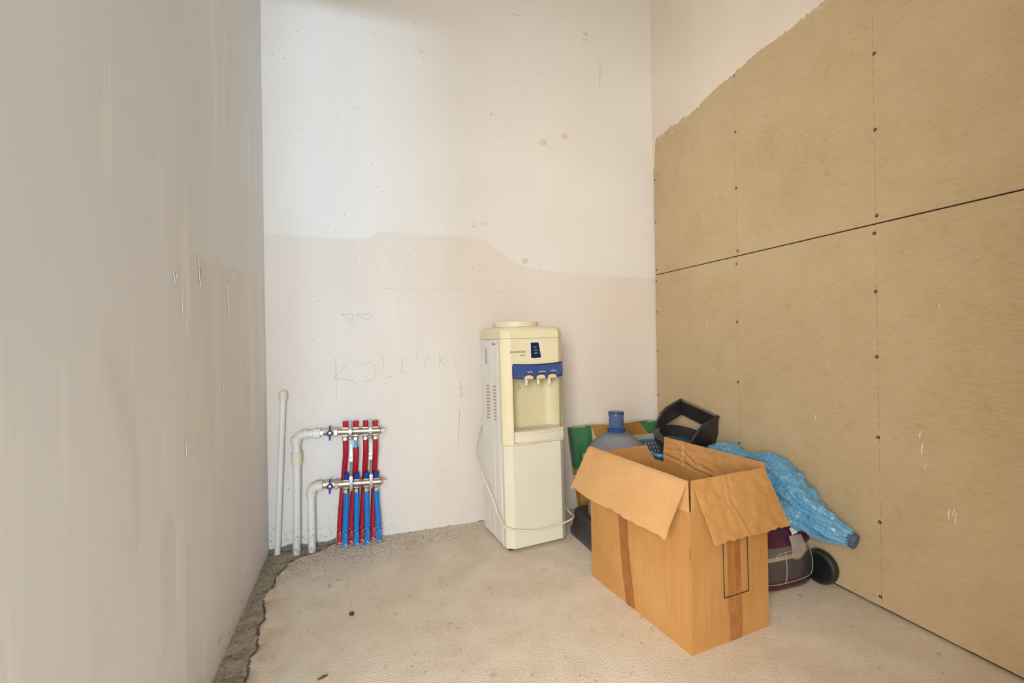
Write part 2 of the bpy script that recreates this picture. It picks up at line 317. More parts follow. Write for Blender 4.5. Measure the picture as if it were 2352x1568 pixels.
# pencil writing, scratches and dabs on the back wall
M_PENCIL = mk('pencil_grey', (160, 153, 147), (194, 187, 180), sc=90, rough=.8)
M_SCR = mk('scratch_white', (242, 239, 233), (228, 220, 210), sc=40, rough=.9)
M_RUST = mk('brown_scribble', (192, 170, 146), (214, 200, 182), sc=60, rough=.9)
def marks(name, strokes, w, mat, par=wall_back, smoothn=5):
    m = MB()
    for s in strokes:
        p = spline([(x, YB, z) for x, z in s], smoothn) if len(s) > 2 else [Vector((x, YB, z)) for x, z in s]
        m.ribbon(p, w, (0, -1, 0), .0004)
    return m.build(name, mat, par)
writing = [
 [[(-.116, .881), (-.112, .836), (-.112, .688)], [(-.064, .852), (-.087, .827), (-.119, .788), (-.08, .783), (-.042, .773), (-.017, .756)]],
 [[(.007, .848), (.031, .858), (.055, .857), (.071, .829), (.066, .796), (.049, .771), (.017, .766)]],
 [[(.11, .887), (.108, .828)], [(.117, .779), (.156, .786)]],
 [[(.204, .876), (.192, .804)], [(.192, .804), (.212, .806)]],
 [[(.284, .909), (.266, .866)]],
 [[(.339, .895), (.317, .86), (.308, .821)], [(.335, .868), (.343, .877)]],
 [[(.388, .907), (.387, .863), (.384, .829)], [(.414, .875), (.391, .856), (.417, .831)]],
 [[(.465, .869), (.466, .816)], [(.476, .794), (.476, .785)]]]
for s in writing: marks('pencil_letter', s, .0018, M_PENCIL)
marks('pencil_number', [[(.571, 1.582), (.584, 1.59), (.591, 1.583), (.585, 1.57), (.574, 1.56), (.597, 1.563)], [(.621, 1.594), (.615, 1.57)], [(.641, 1.593), (.633, 1.577), (.641, 1.571), (.654, 1.583), (.654, 1.595)]], .0018, M_PENCIL)
marks('pencil_triangle', [[(-.082, 1.096), (-.031, 1.095)], [(-.031, 1.095), (-.031, 1.058)], [(-.031, 1.058), (-.082, 1.096)]], .0018, M_PENCIL)
marks('pencil_loop', [[(-.013, 1.093), (.035, 1.095), (.054, 1.093), (.058, 1.084), (.046, 1.072), (.026, 1.072), (.006, 1.08), (-.013, 1.093)]], .0018, M_PENCIL)
marks('pencil_stroke', [[(.495, .753), (.49, .708)], [(.501, .726), (.497, .663)], [(.438, 1.408), (.437, 1.395)], [(.49, .60), (.478, .42)]], .0025, M_PENCIL)
for s in [[(.083, 1.095), (.148, 1.112), (.223, 1.125), (.326, 1.13)], [(.154, 1.201), (.166, 1.159), (.16, 1.091), (.153, 1.022)], [(.124, 1.226), (.133, 1.209), (.154, 1.203)], [(.204, 1.502), (.212, 1.442), (.219, 1.4), (.227, 1.357)], [(.186, 1.411), (.245, 1.427), (.419, 1.488)], [(.137, 1.464), (.133, 1.421), (.116, 1.387), (.126, 1.362), (.107, 1.319)], [(.702, 1.394), (.705, 1.275), (.718, 1.211), (.73, 1.165)], [(-.021, 1.588), (-.007, 1.456), (.001, 1.398), (.004, 1.332)], [(.409, 1.131), (.411, 1.082)], [(.22, 1.185), (.221, 1.125)], [(.16, .62), (.10, .40)], [(.24, .43), (.34, .47)]]:
    marks('scratch', [s], .0028, M_SCR)
for s in [[[(.311, 2.446), (.325, 2.447), (.326, 2.426)], [(.312, 2.438), (.324, 2.438)]], [[(1.24, 2.723), (1.272, 2.719), (1.256, 2.706)], [(1.245, 2.704), (1.276, 2.713)]], [[(1.233, 2.673), (1.261, 2.683), (1.268, 2.655)], [(1.238, 2.649), (1.255, 2.65)]], [[(1.158, 2.678), (1.179, 2.657)]], [[(1.336, 2.568), (1.352, 2.532), (1.344, 2.426)]], [[(.812, 2.737), (.856, 2.731)]]]:
    marks('brown_scribble', s, .003, M_RUST)
marks('scuff', [[(.029, 1.228), (.208, 1.224), (.371, 1.224)], [(.371, 1.2235), (.56, 1.222), (.738, 1.221)]], .006, mk('grey_scuff', (222, 212, 202), (227, 217, 207), sc=14, rough=.9))
M_DAB = mk('putty_dab', (222, 206, 184), (228, 214, 196), sc=60, rough=.9, bump=.3)
def dab(x, z, r, sq=1):
    m = MB(); random.seed(int(x * 1000)); rg = []
    for k, hh in ((1, 0), (.92, .0015), (.5, .002)):
        random.seed(int(x * 1000)); rg.append([Vector((x + k * r * math.cos(a * PI / 10) * random.uniform(.8, 1.1), YB - hh, z + k * r * sq * math.sin(a * PI / 10) * random.uniform(.8, 1.1))) for a in range(20)])
    m.rings(rg).build('putty_dab', M_DAB, wall_back, smooth=50)
dab(1.116, 2.107, .019); dab(.985, 2.056, .027, .7); dab(.865, 1.39, .018, .9)
m = MB(); random.seed(5)
for y, z, l in [(1.44, 1.19, .06), (1.445, 1.165, .05), (1.33, 1.035, .03), (1.72, 1.15, .10), (1.80, 1.20, .03), (1.26, 1.13, .03), (1.275, 1.135, .02), (1.31, 1.08, .05), (1.32, .73, .05), (1.65, .85, .05)]:
    p0 = Vector((XL + .002, y, z)); m.ribbon([p0, p0 + Vector((0, .006, -l * .5)), p0 + Vector((0, .008, -l))], .005, (1, 0, 0), .0008)
m.build('scratch', M_SCR, wall_left)

# ------------------------------------------------------------------ pipework
M_PIPE = mk('white_plastic_pipe', (228, 225, 219), (220, 216, 210), sc=4, rough=.4, dirt=((196, 184, 170), 90, .72, .16))
M_PIPE2 = mk('white_plastic_pipe_clean', (232, 229, 222), (226, 222, 214), sc=4, rough=.4)
M_FIT = mk('cream_fitting', (226, 220, 202), (218, 211, 190), sc=8, rough=.45)
M_NICKEL = mk('nickel_plated_brass', (208, 201, 188), (190, 182, 168), sc=20, rough=.28, metal=1)
M_STEEL = mk('zinc_plated_steel', (206, 208, 210), (188, 190, 192), sc=20, rough=.35, metal=.85)
M_REDCAP = mk('red_cap', (188, 26, 34), (168, 24, 32), sc=40, rough=.45, dirt=((196, 150, 140), 90, .66, None))
M_BLUECAP = mk('blue_cap', (14, 60, 158), (12, 52, 140), sc=40, rough=.45, dirt=((176, 176, 186), 70, .64, None))
M_NAVY = mk('navy_handle', (34, 40, 112), rough=.45)
M_RED = mk('red_hose', (180, 22, 38), (162, 20, 34), sc=9, rough=.5, bump=.25, bsc=40, stretch=(1, 1, 6), dirt=((206, 184, 172), 130, .78, .16))
M_BLUE = mk('blue_hose', (10, 122, 204), (24, 112, 186), sc=9, rough=.5, bump=.25, bsc=40, stretch=(1, 1, 6), dirt=((186, 190, 196), 130, .79, .16))
M_LBLUE = mk('pale_blue_pipe', (92, 180, 222), rough=.4)
M_WPLUG = mk('white_plug', (232, 230, 224), rough=.5)
AX = lambda x, y, z: align((1, 0, 0), (x, y, z))       # lathe axis along +x
# capped riser leaning in the corner
o = empty('capped_riser_pipe', (-.373, 2.330, 0)); tag(o, 'thin white riser pipe with a domed cap, leaning in the corner beside the left wall', 'pipe')
d = Vector((.035, -.006, .72)); MB().tube([(0, 0, -.01), d], .0125, 24).build('pipe', M_PIPE2, o, smooth=50)
MB().lathe([(.0145, -.012), (.0182, -.012), (.0185, .012), (.017, .022), (.011, .029), (.004, .031)], 28, align(d, d * .99)).build('cap', M_FIT, o, smooth=50)
def elbow(m, cx, cy, cz, R, r, a0, a1, seg=24, n=10):
    m.tube([(cx + R * math.cos(a0 + (a1 - a0) * i / n), cy, cz + R * math.sin(a0 + (a1 - a0) * i / n)) for i in range(n + 1)], r, seg)
YP = 2.295
o = empty('supply_pipe', (-.290, 2.312, 0)); tag(o, 'tall white pipe with a coupling and an elbow feeding the manifold with red caps', 'pipe')
MB().tube([(0, 0, -.012), (.006, -.012, .30), (.0075, YP - 2.312, .43), (.0075, YP - 2.312, .51)], .0165, 28).build('pipe', M_PIPE, o, smooth=50)
zc = .540
MB().lathe([(.0165, .405), (.0225, .405), (.0228, .409), (.0228, .456), (.0222, .460), (.0165, .460)], 28, Matrix.Translation((.0075, YP - 2.312, 0))).build('coupling', M_FIT, o, smooth=40)
m = MB(); elbow(m, .0425, YP - 2.312, .505, .035, .0195, PI, PI / 2)
m.lathe([(.0165, .500), (.0222, .500), (.0222, .530), (.0195, .531)], 28, Matrix.Translation((.0075, YP - 2.312, 0)))
m.lathe([(.0195, .032), (.0215, .033), (.0215, .048), (.0165, .048)], 28, AX(.0075, YP - 2.312, .540)); m.build('elbow', M_FIT, o, smooth=40)
m = MB(); m.lathe([(.0165, .048), (.0165, .070), (.0225, .072), (.0228, .086), (.0218, .087), (.0218, .101), (.0175, .102)], 28, AX(.0075, YP - 2.312, .540)); m.build('adapter', M_PIPE2, o, smooth=40)
o = empty('return_pipe', (-.224, 2.303, 0)); tag(o, 'short white pipe with an elbow feeding the lower manifold with blue caps', 'pipe')
MB().tube([(0, 0, -.012), (.0, -.006, .15), (.0, YP - 2.303, .26)], .0165, 28).build('pipe', M_PIPE, o, smooth=50)
m = MB(); elbow(m, .028, YP - 2.303, .268, .028, .021, PI, PI / 2); zc2 = .296
m.lathe([(.0165, .252), (.0225, .252), (.0225, .274), (.021, .275)], 28, Matrix.Translation((0, YP - 2.303, 0)))
m.lathe([(.021, .020), (.0235, .021), (.0235, .048), (.0165, .049)], 28, AX(0, YP - 2.303, zc2)); m.build('elbow', M_FIT, o, smooth=40)
XH = [-.072, -.026, .0185, .063]
def hexring(m, x0, x1, r, M0, n=6):
    m.lathe([(r * .9, x0), (r, x0 + .0015), (r, x1 - .0015), (r * .9, x1)], n, M0)
def manifold(name, label, z, capmat, xv, zr):
    o = empty(name, (0, YP, z)); tag(o, label, 'manifold', 'heating manifolds on the back wall'); o.rotation_euler = (0, .035, 0)
    m = MB(); pr = [(.012, -.097), (.0175, -.096)]
    for i, x in enumerate(XH):
        pr += [(.0178, x - .021), (.0178, x + .021), (.0166, x + .0215), (.0166, x + .0225)]
    pr += [(.0178, .087), (.0165, .090), (.010, .0905)]
    m.lathe(pr, 28, AX(0, 0, 0)); bar = m.build('bar', M_NICKEL, o, smooth=35)
    boss = MB().box(-.0125, .0125, -.013, .013, .0145, .0205).build('boss', M_NICKEL, bar, bevel=.001)
    boss2 = MB().box(-.0125, .0125, -.013, .013, -.0205, -.0145).build('boss', M_NICKEL, bar, bevel=.001)
    cap = MB().lathe([(.0105, .0), (.0118, .003), (.0132, .020), (.0132, .0255), (.0122, .0268), (.004, .0268)], 20, Matrix.Translation((0, 0, .021))).build('cap', capmat, o, smooth=35)
    nut = MB(); nut.lathe([(.0095, -.022), (.0095, -.026)], 16); hexring(nut, -.042, -.025, .0135, Matrix()); nut = nut.build('nut', M_NICKEL, o)
    for i, x in enumerate(XH):
        for src, par in ((boss, bar), (boss2, bar), (cap, o), (nut, o)):
            c = src if i == 0 else copy(src, par); c.location = (x, 0, 0)
    m = MB(); m.lathe([(.0135, .088), (.0135, .093), (.010, .0935), (.010, .096), (.0125, .0965), (.0125, .100)], 6, AX(0, 0, 0)); m.build('end_plug', M_NICKEL, o)
    MB().lathe([(.0055, .098), (.0065, .100), (.0065, .108), (.005, .1095)], 14, AX(0, 0, 0)).build('bleed_cap', M_WPLUG, o, smooth=40)
    # union and ball valve on the left end
    m = MB(); hexring(m, -.122, -.106, .0225, AX(0, 0, 0)); m.lathe([(.0155, -.107), (.0155, -.095)], 20, AX(0, 0, 0)); m.lathe([(.015, -.130), (.015, -.121)], 20, AX(0, 0, 0)); m.build('union_nut', M_NICKEL, o)
    v = MB(); v.lathe([(.0165, xv - .030), (.0165, xv - .020), (.0185, xv - .0195), (.0195, xv - .008), (.0195, xv + .007), (.0165, xv + .010), (.0165, xv + .018)], 8, AX(0, 0, 0)); v.lathe([(.0155, xv - .046), (.0155, xv - .030)], 6, AX(0, 0, 0)); v.lathe([(.0075, 0), (.0075, .030)], 14, align((0, -1, 0), (xv, 0, 0))); vo = v.build('ball_valve', M_NICKEL, o, smooth=30)
    h = MB(); h.lathe([(.012, .024), (.0132, .0245), (.0132, .030), (.011, .032)], 20, align((0, -1, 0), (xv, 0, 0)))
    for sg in (1, -1):
        h.prism([(-.0048, sg * .008), (.0048, sg * .008), (.0036, sg * .034), (-.0036, sg * .034)], -.030, -.025, lambda a, b, q: (xv + a, q, b))
    ho = h.build('handle', M_NAVY, vo, smooth=35, bevel=.0008)
    MB().lathe([(.0062, .031), (.0066, .0335), (.003, .0345)], 14, align((0, -1, 0), (xv, 0, 0))).build('screw', M_STEEL, ho, smooth=40)
    return o
manifold('supply_manifold', 'nickel pipe manifold with four red caps, the upper of the two on the wall', .537, M_REDCAP, -.138, 0)
manifold('return_manifold', 'nickel pipe manifold with four blue caps, the lower of the two on the wall', .2915, M_BLUECAP, -.1415, 0)
# brackets
for i, (x, lab) in enumerate([(-.0495, 'zinc steel wall bracket holding both manifolds between the first and second caps'), (.0405, 'zinc steel wall bracket holding both manifolds between the third and fourth caps')]):
    o = empty('manifold_bracket', (x, YB, .42)); tag(o, lab, 'bracket', 'manifold brackets')
    yf = YP - .0200 - YB
    path = [(0, -.040, .165), (0, -.050, .150), (0, yf, .135), (0, yf, .100), (0, -.05, .085), (0, -.030, .078), (0, -.016, .070), (0, -.010, .062), (0, -.010, -.02), (0, -.022, -.045), (0, -.060, -.075), (0, yf - .002, -.090), (0, yf - .002, -.145), (0, yf + .006, -.158)]
    MB().ribbon(spline(path, 4), .0125, (0, -1, 0), .0016).build('strap', M_STEEL, o)
    sc_ = MB().lathe([(.006, 0), (.006, .002), (.0045, .0032), (.0022, .0032), (.0018, .0015)], 14, align((0, -1, 0))).build('screw', M_WPLUG, o, smooth=40); sc_.location = (0, -.0118, .052)
    copy(sc_, o, (0, -.0118, -.018))
    b = MB().lathe([(.0055, 0), (.0055, .003), (.003, .0042)], 12, align((0, -1, 0))).build('bolt', M_STEEL, o, smooth=40); b.location = (0, -.050, .152); copy(b, o, (0, -.052, .082)); copy(b, o, (0, yf - .002, -.098)); copy(b, o, (0, yf + .002, -.152))
# hoses
rb = [(-.107, 2.335), (-.055, 2.330), (-.005, 2.330), (.045, 2.334)]; bb = [(-.080, 2.302), (-.029, 2.297), (.020, 2.297), (.073, 2.292)]
order = ['leftmost', 'second from left', 'third from left', 'rightmost']
zi = lambda x, z: z - .035 * x
for i in range(4):
    x = XH[i]; bx_, by_ = rb[i]; o = empty('heating_hose', (bx_, by_, 0)); tag(o, 'red heating hose under the red caps, %s of the four red ones' % order[i], 'hose', 'red hoses')
    top = zi(x, .497) - (.037 if i == 1 else 0)
    p = [(0, 0, -.015), (.001, 0, .06), ((x - bx_) * .35, (2.336 - by_), .20), ((x - bx_) * .62, 2.336 - by_, .295), ((x - bx_) * .85, 2.322 - by_, .38), (x - bx_, YP - by_, .455), (x - bx_, YP - by_, top)]
    if i != 1: p[-2] = (x - bx_, YP + .004 - by_, .44)
    else: p[-2] = (x - bx_, YP + .001 - by_, .425); p[-3] = ((x - bx_) * .85, 2.312 - by_, .36)
    MB().tube(spline(p, 6), .0125, 20).build('sleeve', M_RED, o, smooth=50)
    MB().tube([(x - bx_, YP - by_, top - .015), (x - bx_, YP - by_, zi(x, .500))], .0082, 16).build('inner_pipe', M_LBLUE, o, smooth=50)
for i in range(4):
    x = XH[i] + .0005; bx_, by_ = bb[i]; o = empty('heating_hose', (bx_, by_, 0)); tag(o, 'bright blue heating hose under the blue caps, %s of the four blue ones' % order[i], 'hose', 'blue hoses')
    top = zi(x, .2505) - .005
    p = [(0, 0, -.008 if i < 3 else .006), (0, 0, .05), ((x - bx_) * .55, (YP - by_) * .6, .15), (x - bx_, YP - by_, .215), (x - bx_, YP - by_, top)]
    MB().tube(spline(p, 6), .0125, 20).build('sleeve', M_BLUE, o, smooth=50)
    MB().tube([(x - bx_, YP - by_, top - .012), (x - bx_, YP - by_, top + .008)], .0088, 16).build('inner_pipe', M_LBLUE, o, smooth=50)
#OBJECTS
# ------------------------------------------------------------------ water dispenser
M_CREAM = mk('cream_plastic', (228, 219, 186), (224, 213, 176), sc=5, rough=.38, dirt=((196, 178, 140), 90, .735, None))
M_NICHE = mk('niche_cream', (216, 208, 172), (210, 200, 162), sc=4, rough=.4)
M_CREAM2 = mk('pale_cream_plastic', (222, 218, 200), (219, 213, 192), sc=4, rough=.36, dirt=((176, 160, 128), 80, .735, None))
M_WSTEEL = mk('white_painted_steel', (232, 229, 222), (226, 222, 214), sc=5, rough=.4)
M_DBLUE = mk('blue_panel', (50, 76, 134), (62, 92, 150), sc=9, rough=.28, coat=.4)
M_NAVYRIM = mk('navy_rim', (18, 26, 62), rough=.4)
M_DISPL = mk('navy_display', (16, 34, 70), rough=.3)
M_INK = mk('dark_ink', (40, 40, 52), rough=.6)
M_WINK = mk('white_ink', (226, 230, 238), rough=.6)
M_BASEK = mk('black_base', (38, 36, 34), rough=.7)
M_TAP = mk('tap_beige', (226, 200, 160), rough=.4)
M_SPOUT = mk('spout_white', (232, 228, 218), rough=.35)
M_SLOT = mk('vent_shadow', (176, 158, 136), rough=.8)
M_CORD = mk('beige_cord', (226, 212, 182), rough=.45)
wd = empty('water_dispenser', (.615, 1.950, 0), (0, -.012, math.radians(5.6)))
tag(wd, 'cream floor-standing water dispenser with blue tap panel against the back wall', 'water dispenser')
Wd, Dp, Z0, Z1, Z2, Z3 = .317, .305, .014, .481, .963, 1.016
P3 = lambda a, b, h: (a, b, h)
# plan of the plastic front: chamfered corners
def plan(ins=0, y1=.056): return [(ins, y1), (ins, .030), (.010 + ins * .5, .020), (.036, ins), (Wd - .036, ins), (Wd - .010 - ins * .5, .020), (Wd - ins, .030), (Wd - ins, y1)]
m = MB(); m.box(.02, Wd - .02, .03, Dp - .01, .0, .016); m.build('base', M_BASEK, wd)
m = MB(); m.prism([(.004, .053), (.004, Dp), (Wd - .004, Dp), (Wd - .004, .053), (Wd - .016, .053), (Wd - .016, .100), (.020, .100), (.020, .053)], Z0, Z2 - .001, P3); cab = m.build('cabinet', M_WSTEEL, wd, bevel=.002)
for y in (.125, .190, .205): pass
m = MB()
for y, z0, z1 in ((.078, .03, .94), (.145, .30, .94), (.165, .035, .16), (.235, .035, .16), (.145, .16, .30)):
    m.box(.0028, .006, y, y + .0025, z0, z1)
m.box(.0028, .006, .165, .2375, .158, .1605); m.box(.0028, .006, .078, .29, .03, .0325)
m.build('pressed_rib', M_WSTEEL, cab)['kind'] = 'stuff'
m = MB(); m.box(.0005, .007, .056, .0635, Z0, Z2 - .004); m.build('edge_trim', M_SPOUT, wd, bevel=.001)
# lower door
m = MB(); m.prism(plan(.002), Z0, Z1 - .002, P3); m.build('lower_door', M_CREAM2, wd, bevel=.0025, smooth=35)
# upper front with the tap niche
NX0, NX1, NZ0, NZ1 = .043, .300, .490, .800
m = MB(); m.prism(plan(0), NZ1, Z2 - .0015, P3)
m.prism([(0, .056), (0, .030), (.010, .020), (.036, 0), (NX0, 0), (NX0, .056)], Z1, NZ1, P3)
m.prism([(Wd, .056), (Wd, .030), (Wd - .010, .020), (NX1, .004), (NX1, .056)], Z1, NZ1, P3)
m.prism([(NX0, .056), (NX0, 0), (Wd - .036, 0), (NX1, .004), (NX1, .056)], Z1, NZ0, P3)
m.build('front_panel', M_CREAM, wd)
# niche liner: rounded back corners
m = MB(); pl = [(NX0, .004)] + [(NX0, .085)] + [(NX0 + .012 * (1 - math.cos(a * PI / 8)), .085 + .012 * math.sin(a * PI / 8)) for a in range(1, 5)]
pl += [(NX1 - .055 + .055 * math.sin(a * PI / 16), .097 - .06 * (1 - math.cos(a * PI / 16))) for a in range(0, 9)] + [(NX1, .004)]
n = len(pl); vs = [(x, y, z) for z in (NZ0 + .02, NZ1) for x, y in pl]
m.add(vs, [(i, i + 1, n + i + 1, n + i) for i in range(n - 1)]); m.add([(x, y, NZ1 - .001) for x, y in pl], [tuple(range(n))]); m.add([(x, y, NZ0 + .02) for x, y in pl], [tuple(range(n))])
m.build('niche', M_NICHE, wd, smooth=50)
# lid
m = MB(); pf = [(0, .305), (0, .030), (.010, .018), (.036, -.002), (Wd - .036, -.002), (Wd - .010, .018), (Wd, .030), (Wd, .305)]
cx, cy = Wd / 2, .16; rg = []
for k, z in ((1, Z2), (1, Z2 + .020), (.985, Z2 + .034), (.94, Z2 + .046), (.88, Z2 + .052), (.80, Z2 + .054)):
    rg.append([Vector((cx + (x - cx) * k, cy + (y - cy) * k, z)) for x, y in pf])
m.rings(rg); m.build('lid', M_CREAM, wd, smooth=30)
MB().lathe([(.090, Z3 - .004), (.104, Z3 + .001), (.111, Z3 + .003), (.1125, Z3 + .024), (.110, Z3 + .027), (.100, Z3 + .027), (.097, Z3 + .010), (.03, Z3 - .02)], 56, Matrix.Translation((.150, .186, 0))).build('bottle_collar', M_CREAM, wd, smooth=35)
# blue tap panel with three arches
CXA = [.118, .178, .238]
def bow(x): s = (x - .1715) / .1285; return 1 - s * s
def zlow(x):
    z = .787 - .009 * bow(x)
    for c in CXA:
        d = abs(x - c)
        if d < .027: z = max(z, .776 + .021 * min(1, 1.9 * (1 - (d / .027) ** 2)))
    return z
def panel(x0, x1, g, yo, th):
    m = MB(); n = 90; rg = []
    for i in range(n + 1):
        x = x0 + (x1 - x0) * i / n; y = yo - .013 * bow(x); top = .845 - .006 * bow(x) + g; bot = zlow(x) - g
        ym = y - .004; rg.append([Vector((x, y + .001, bot)), Vector((x, y - .0005, bot + .003)), Vector((x, ym + .001, (top + bot) / 2)), Vector((x, y + .0005, top - .016)), Vector((x, y + .002, top)), Vector((x, y + th, top)), Vector((x, y + th, bot))])
    return m.rings(rg)
bp = panel(NX0 + .002, NX1 - .002, 0, -.004, .02).build('tap_panel', M_DBLUE, wd, smooth=45)
panel(NX0 - .001, NX1 + .001, .004, -.0012, .02).build('rim', M_NAVYRIM, bp, smooth=45)
for i, (c, s) in enumerate(zip(CXA, ('SICAK', 'NORMAL', 'SOĞUK'))):
    y = -.004 - .013 * bow(c)
    tp = MB(); tp.prism([(-.023, -.003), (.023, -.003), (.019, .010), (.010, .0155), (-.010, .0155), (-.019, .010)], y - .006, y + .03, lambda a, b, h: (c + a, h, .779 + b)); to = tp.build('tap_lever', M_TAP, wd, bevel=.003)
    MB().lathe([(.0085, 0), (.0085, -.012), (.006, -.022), (.0055, -.034), (.003, -.034)], 16, Matrix.Translation((c, y + .028, .781))).build('spout', M_SPOUT, to, smooth=40)
    text('print', s, .0092, (c + .004, y - .0062, .8085), (PI / 2, 0, 0), M_WINK, bp)
# display
dm = MB(); dm.prism([(.140, .871), (.160, .8695), (.188, .872), (.190, .874), (.179, .940), (.176, .942), (.140, .942), (.138, .940), (.138, .873)], -.0012, .004, lambda a, b, h: (a, h, b)); dp = dm.build('display', M_DISPL, wd, bevel=.0008)
m = MB(); m.prism([(.135, .868), (.193, .869), (.181, .945), (.135, .945)], -.0004, .004, lambda a, b, h: (a, h, b)); m.build('bezel', M_SPOUT, dp)
for s, z, x in (('SICAK', .921, .160), ('NORMAL', .907, .162), ('SOĞUK', .893, .164)):
    text('print', s, .0052, (x, -.0014, z), (PI / 2, 0, 0), M_WINK, dp)
text('brand_print', 'AWOX', .0155, (.072, -.0006, .9005), (PI / 2, 0, 0), M_INK, wd, sx=1.55, shear=.12)
text('brand_print', 'tron', .0135, (.095, -.0006, .886), (PI / 2, 0, 0), M_INK, wd, sx=1.05, shear=.3)
# hot-water mark on the niche
m = MB()
for s in ([(0, .016), (-.004, .010), (-.001, .004), (.003, .006), (.004, .011), (0, .016)], [(-.012, 0), (-.004, .002), (.006, .001), (.012, .003)], [(.012, .003), (.008, -.006), (.004, -.004)], [(-.004, -.006), (-.008, -.012), (-.002, -.010), (.002, -.013)]):
    m.ribbon([(.116 + a, .0968, .728 + b) for a, b in s], .0014, (0, -1, 0), .0003)
m.build('warning_mark', M_INK, wd)
# drip tray
m = MB(); n = 24; rg = []
for i in range(n + 1):
    x = NX0 + .003 + (NX1 - NX0 - .006) * i / n; y = -.002 - .016 * bow(x); rg.append([Vector((x, y, .493)), Vector((x, y, .522)), Vector((x, y + .004, .5255)), Vector((x, y + .001, .529)), Vector((x, y, .538)), Vector((x, y + .005, .541)), Vector((x, y + .012, .541)), Vector((x, y + .012, .530)), Vector((x, .09, .530)), Vector((x, .09, .493))])
tr = m.rings(rg).build('drip_tray', M_CREAM2, wd, smooth=30)
m = MB(); n = 20; rg = []
for i in range(n + 1):
    x = NX0 + .010 + (NX1 - NX0 - .02) * i / n; y = .012 - .014 * bow(x); rg.append([Vector((x, y, .5385)), Vector((x, .085, .5385)), Vector((x, .085, .5415)), Vector((x, y, .5415))])
gr = m.rings(rg).build('grille', M_CREAM2, tr)
for i in range(7):
    MB().box(.068 + i * .033, .071 + i * .033, .012, .07, .541, .5422).build('slot', M_SLOT, tr) if i == 0 else None
s0 = [o for o in tr.children if o.name.startswith('slot')][0]
for i in range(1, 7): copy(s0, tr, (i * .033, 0, 0))
# vents and stickers on the left side
vm = MB(); vm.prism([(0, 0), (.034, -.0035), (.034, -.0105), (0, -.007)], -.0005, .003, lambda a, b, h: (h, a, b))
vs_ = vm.build('vent_slot', M_SLOT, cab); fst = True
for yc, zt in ((.190, .742), (.108, .744)):
    for k in range(11):
        v = vs_ if fst else copy(vs_, cab); fst = False; v.location = (.004, yc, zt - k * .0155)
        v.scale = (1, 1.2, 1)
MB().box(.0033, .006, .10, .145, .934, .943).build('sticker', mk('tan_sticker', (190, 168, 140), (150, 128, 104), sc=160, rough=.7), cab)
m = MB()
for k in range(11): m.box(.0035, .006, .205 + (k % 3) * .002, .243 - (k % 4) * .003, .845 + k * .0062, .8482 + k * .0062)
m.box(.0035, .006, .215, .235, .917, .922)
m.build('rating_print', mk('grey_print', (150, 148, 146), rough=.7), cab)['kind'] = 'stuff'
# power cord, looped around the cabinet
Mi = (Matrix.Translation(wd.location) @ wd.rotation_euler.to_matrix().to_4x4()).inverted()
cp = [(.60, 2.285, .545), (.578, 2.28, .52), (.549, 2.25, .457), (.536, 2.22, .399), (.538, 2.17, .347), (.548, 2.12, .307), (.572, 2.06, .23), (.588, 2.015, .161), (.603, 1.975, .122), (.630, 1.952, .110), (.683, 1.947, .099), (.756, 1.953, .088), (.847, 1.962, .090), (.916, 1.970, .100), (.950, 1.985, .104), (.972, 2.02, .102), (.970, 2.06, .101), (.965, 2.12, .13), (.968, 2.18, .2)]
MB().tube([Mi @ q for q in spline(cp, 8)], .0042, 10).build('power_cord', M_CORD, wd, smooth=60)
cp = [(.955, 2.20, .22), (.985, 2.16, .235), (1.0, 2.12, .251), (1.005, 2.06, .28), (1.0, 2.0, .307), (.996, 1.96, .322), (.985, 1.93, .33)]
MB().tube([Mi @ Vector(q) for q in spline(cp, 8)], .0042, 10).build('power_cord', M_CORD, wd, smooth=60)

# ------------------------------------------------------------------ large open cardboard box
def cardboard(name, a, b, bump=.35):
    t = NT(name, .85, .2); tc = t.N.new('ShaderNodeTexCoord').outputs['Object']; t.P = tc
    col = t.mix(t.rg(t.nz(5, 5), .35, .65), a, b)
    w = t.nz(1, 3, (150, 150, 3)); col = t.mix(t.m_('MULTIPLY', t.rg(w, .45, .7), .35), col, tuple(int(x * .88) for x in a))
    col = t.mix(t.m_('MULTIPLY', t.rg(t.nz(120, 3), .62, .7), .25), col, tuple(int(x * .8) for x in a))
    return t.done(col, t.m_('ADD', w, t.m_('MULTIPLY', t.nz(6, 4), 2)), bump, .0012)
M_CARD = cardboard('cardboard_outside', (184, 134, 76), (194, 146, 88))
M_CARDIN = cardboard('cardboard_inside', (190, 140, 86), (180, 130, 76))
M_CARDL = cardboard('cardboard_pale', (206, 160, 108), (200, 153, 100), .2)
M_TAPE = mk('brown_tape', (164, 100, 48), (150, 88, 40), sc=16, rough=.3, bump=.3, bsc=40, coat=.2)
M_TAPE2 = mk('brown_tape_clear', (150, 92, 36), (172, 112, 52), sc=18, rough=.25, bump=.5, bsc=30, coat=.4)
BW, BD, BH, TH, UP = .336, .528, .430, .0045, .098
ca = math.radians(5.75)
bx = empty('cardboard_box', (.9286, 1.135, 0), (0, 0, ca)); tag(bx, 'large open cardboard box with folded-out flaps and brown tape, standing on the floor in front', 'box')
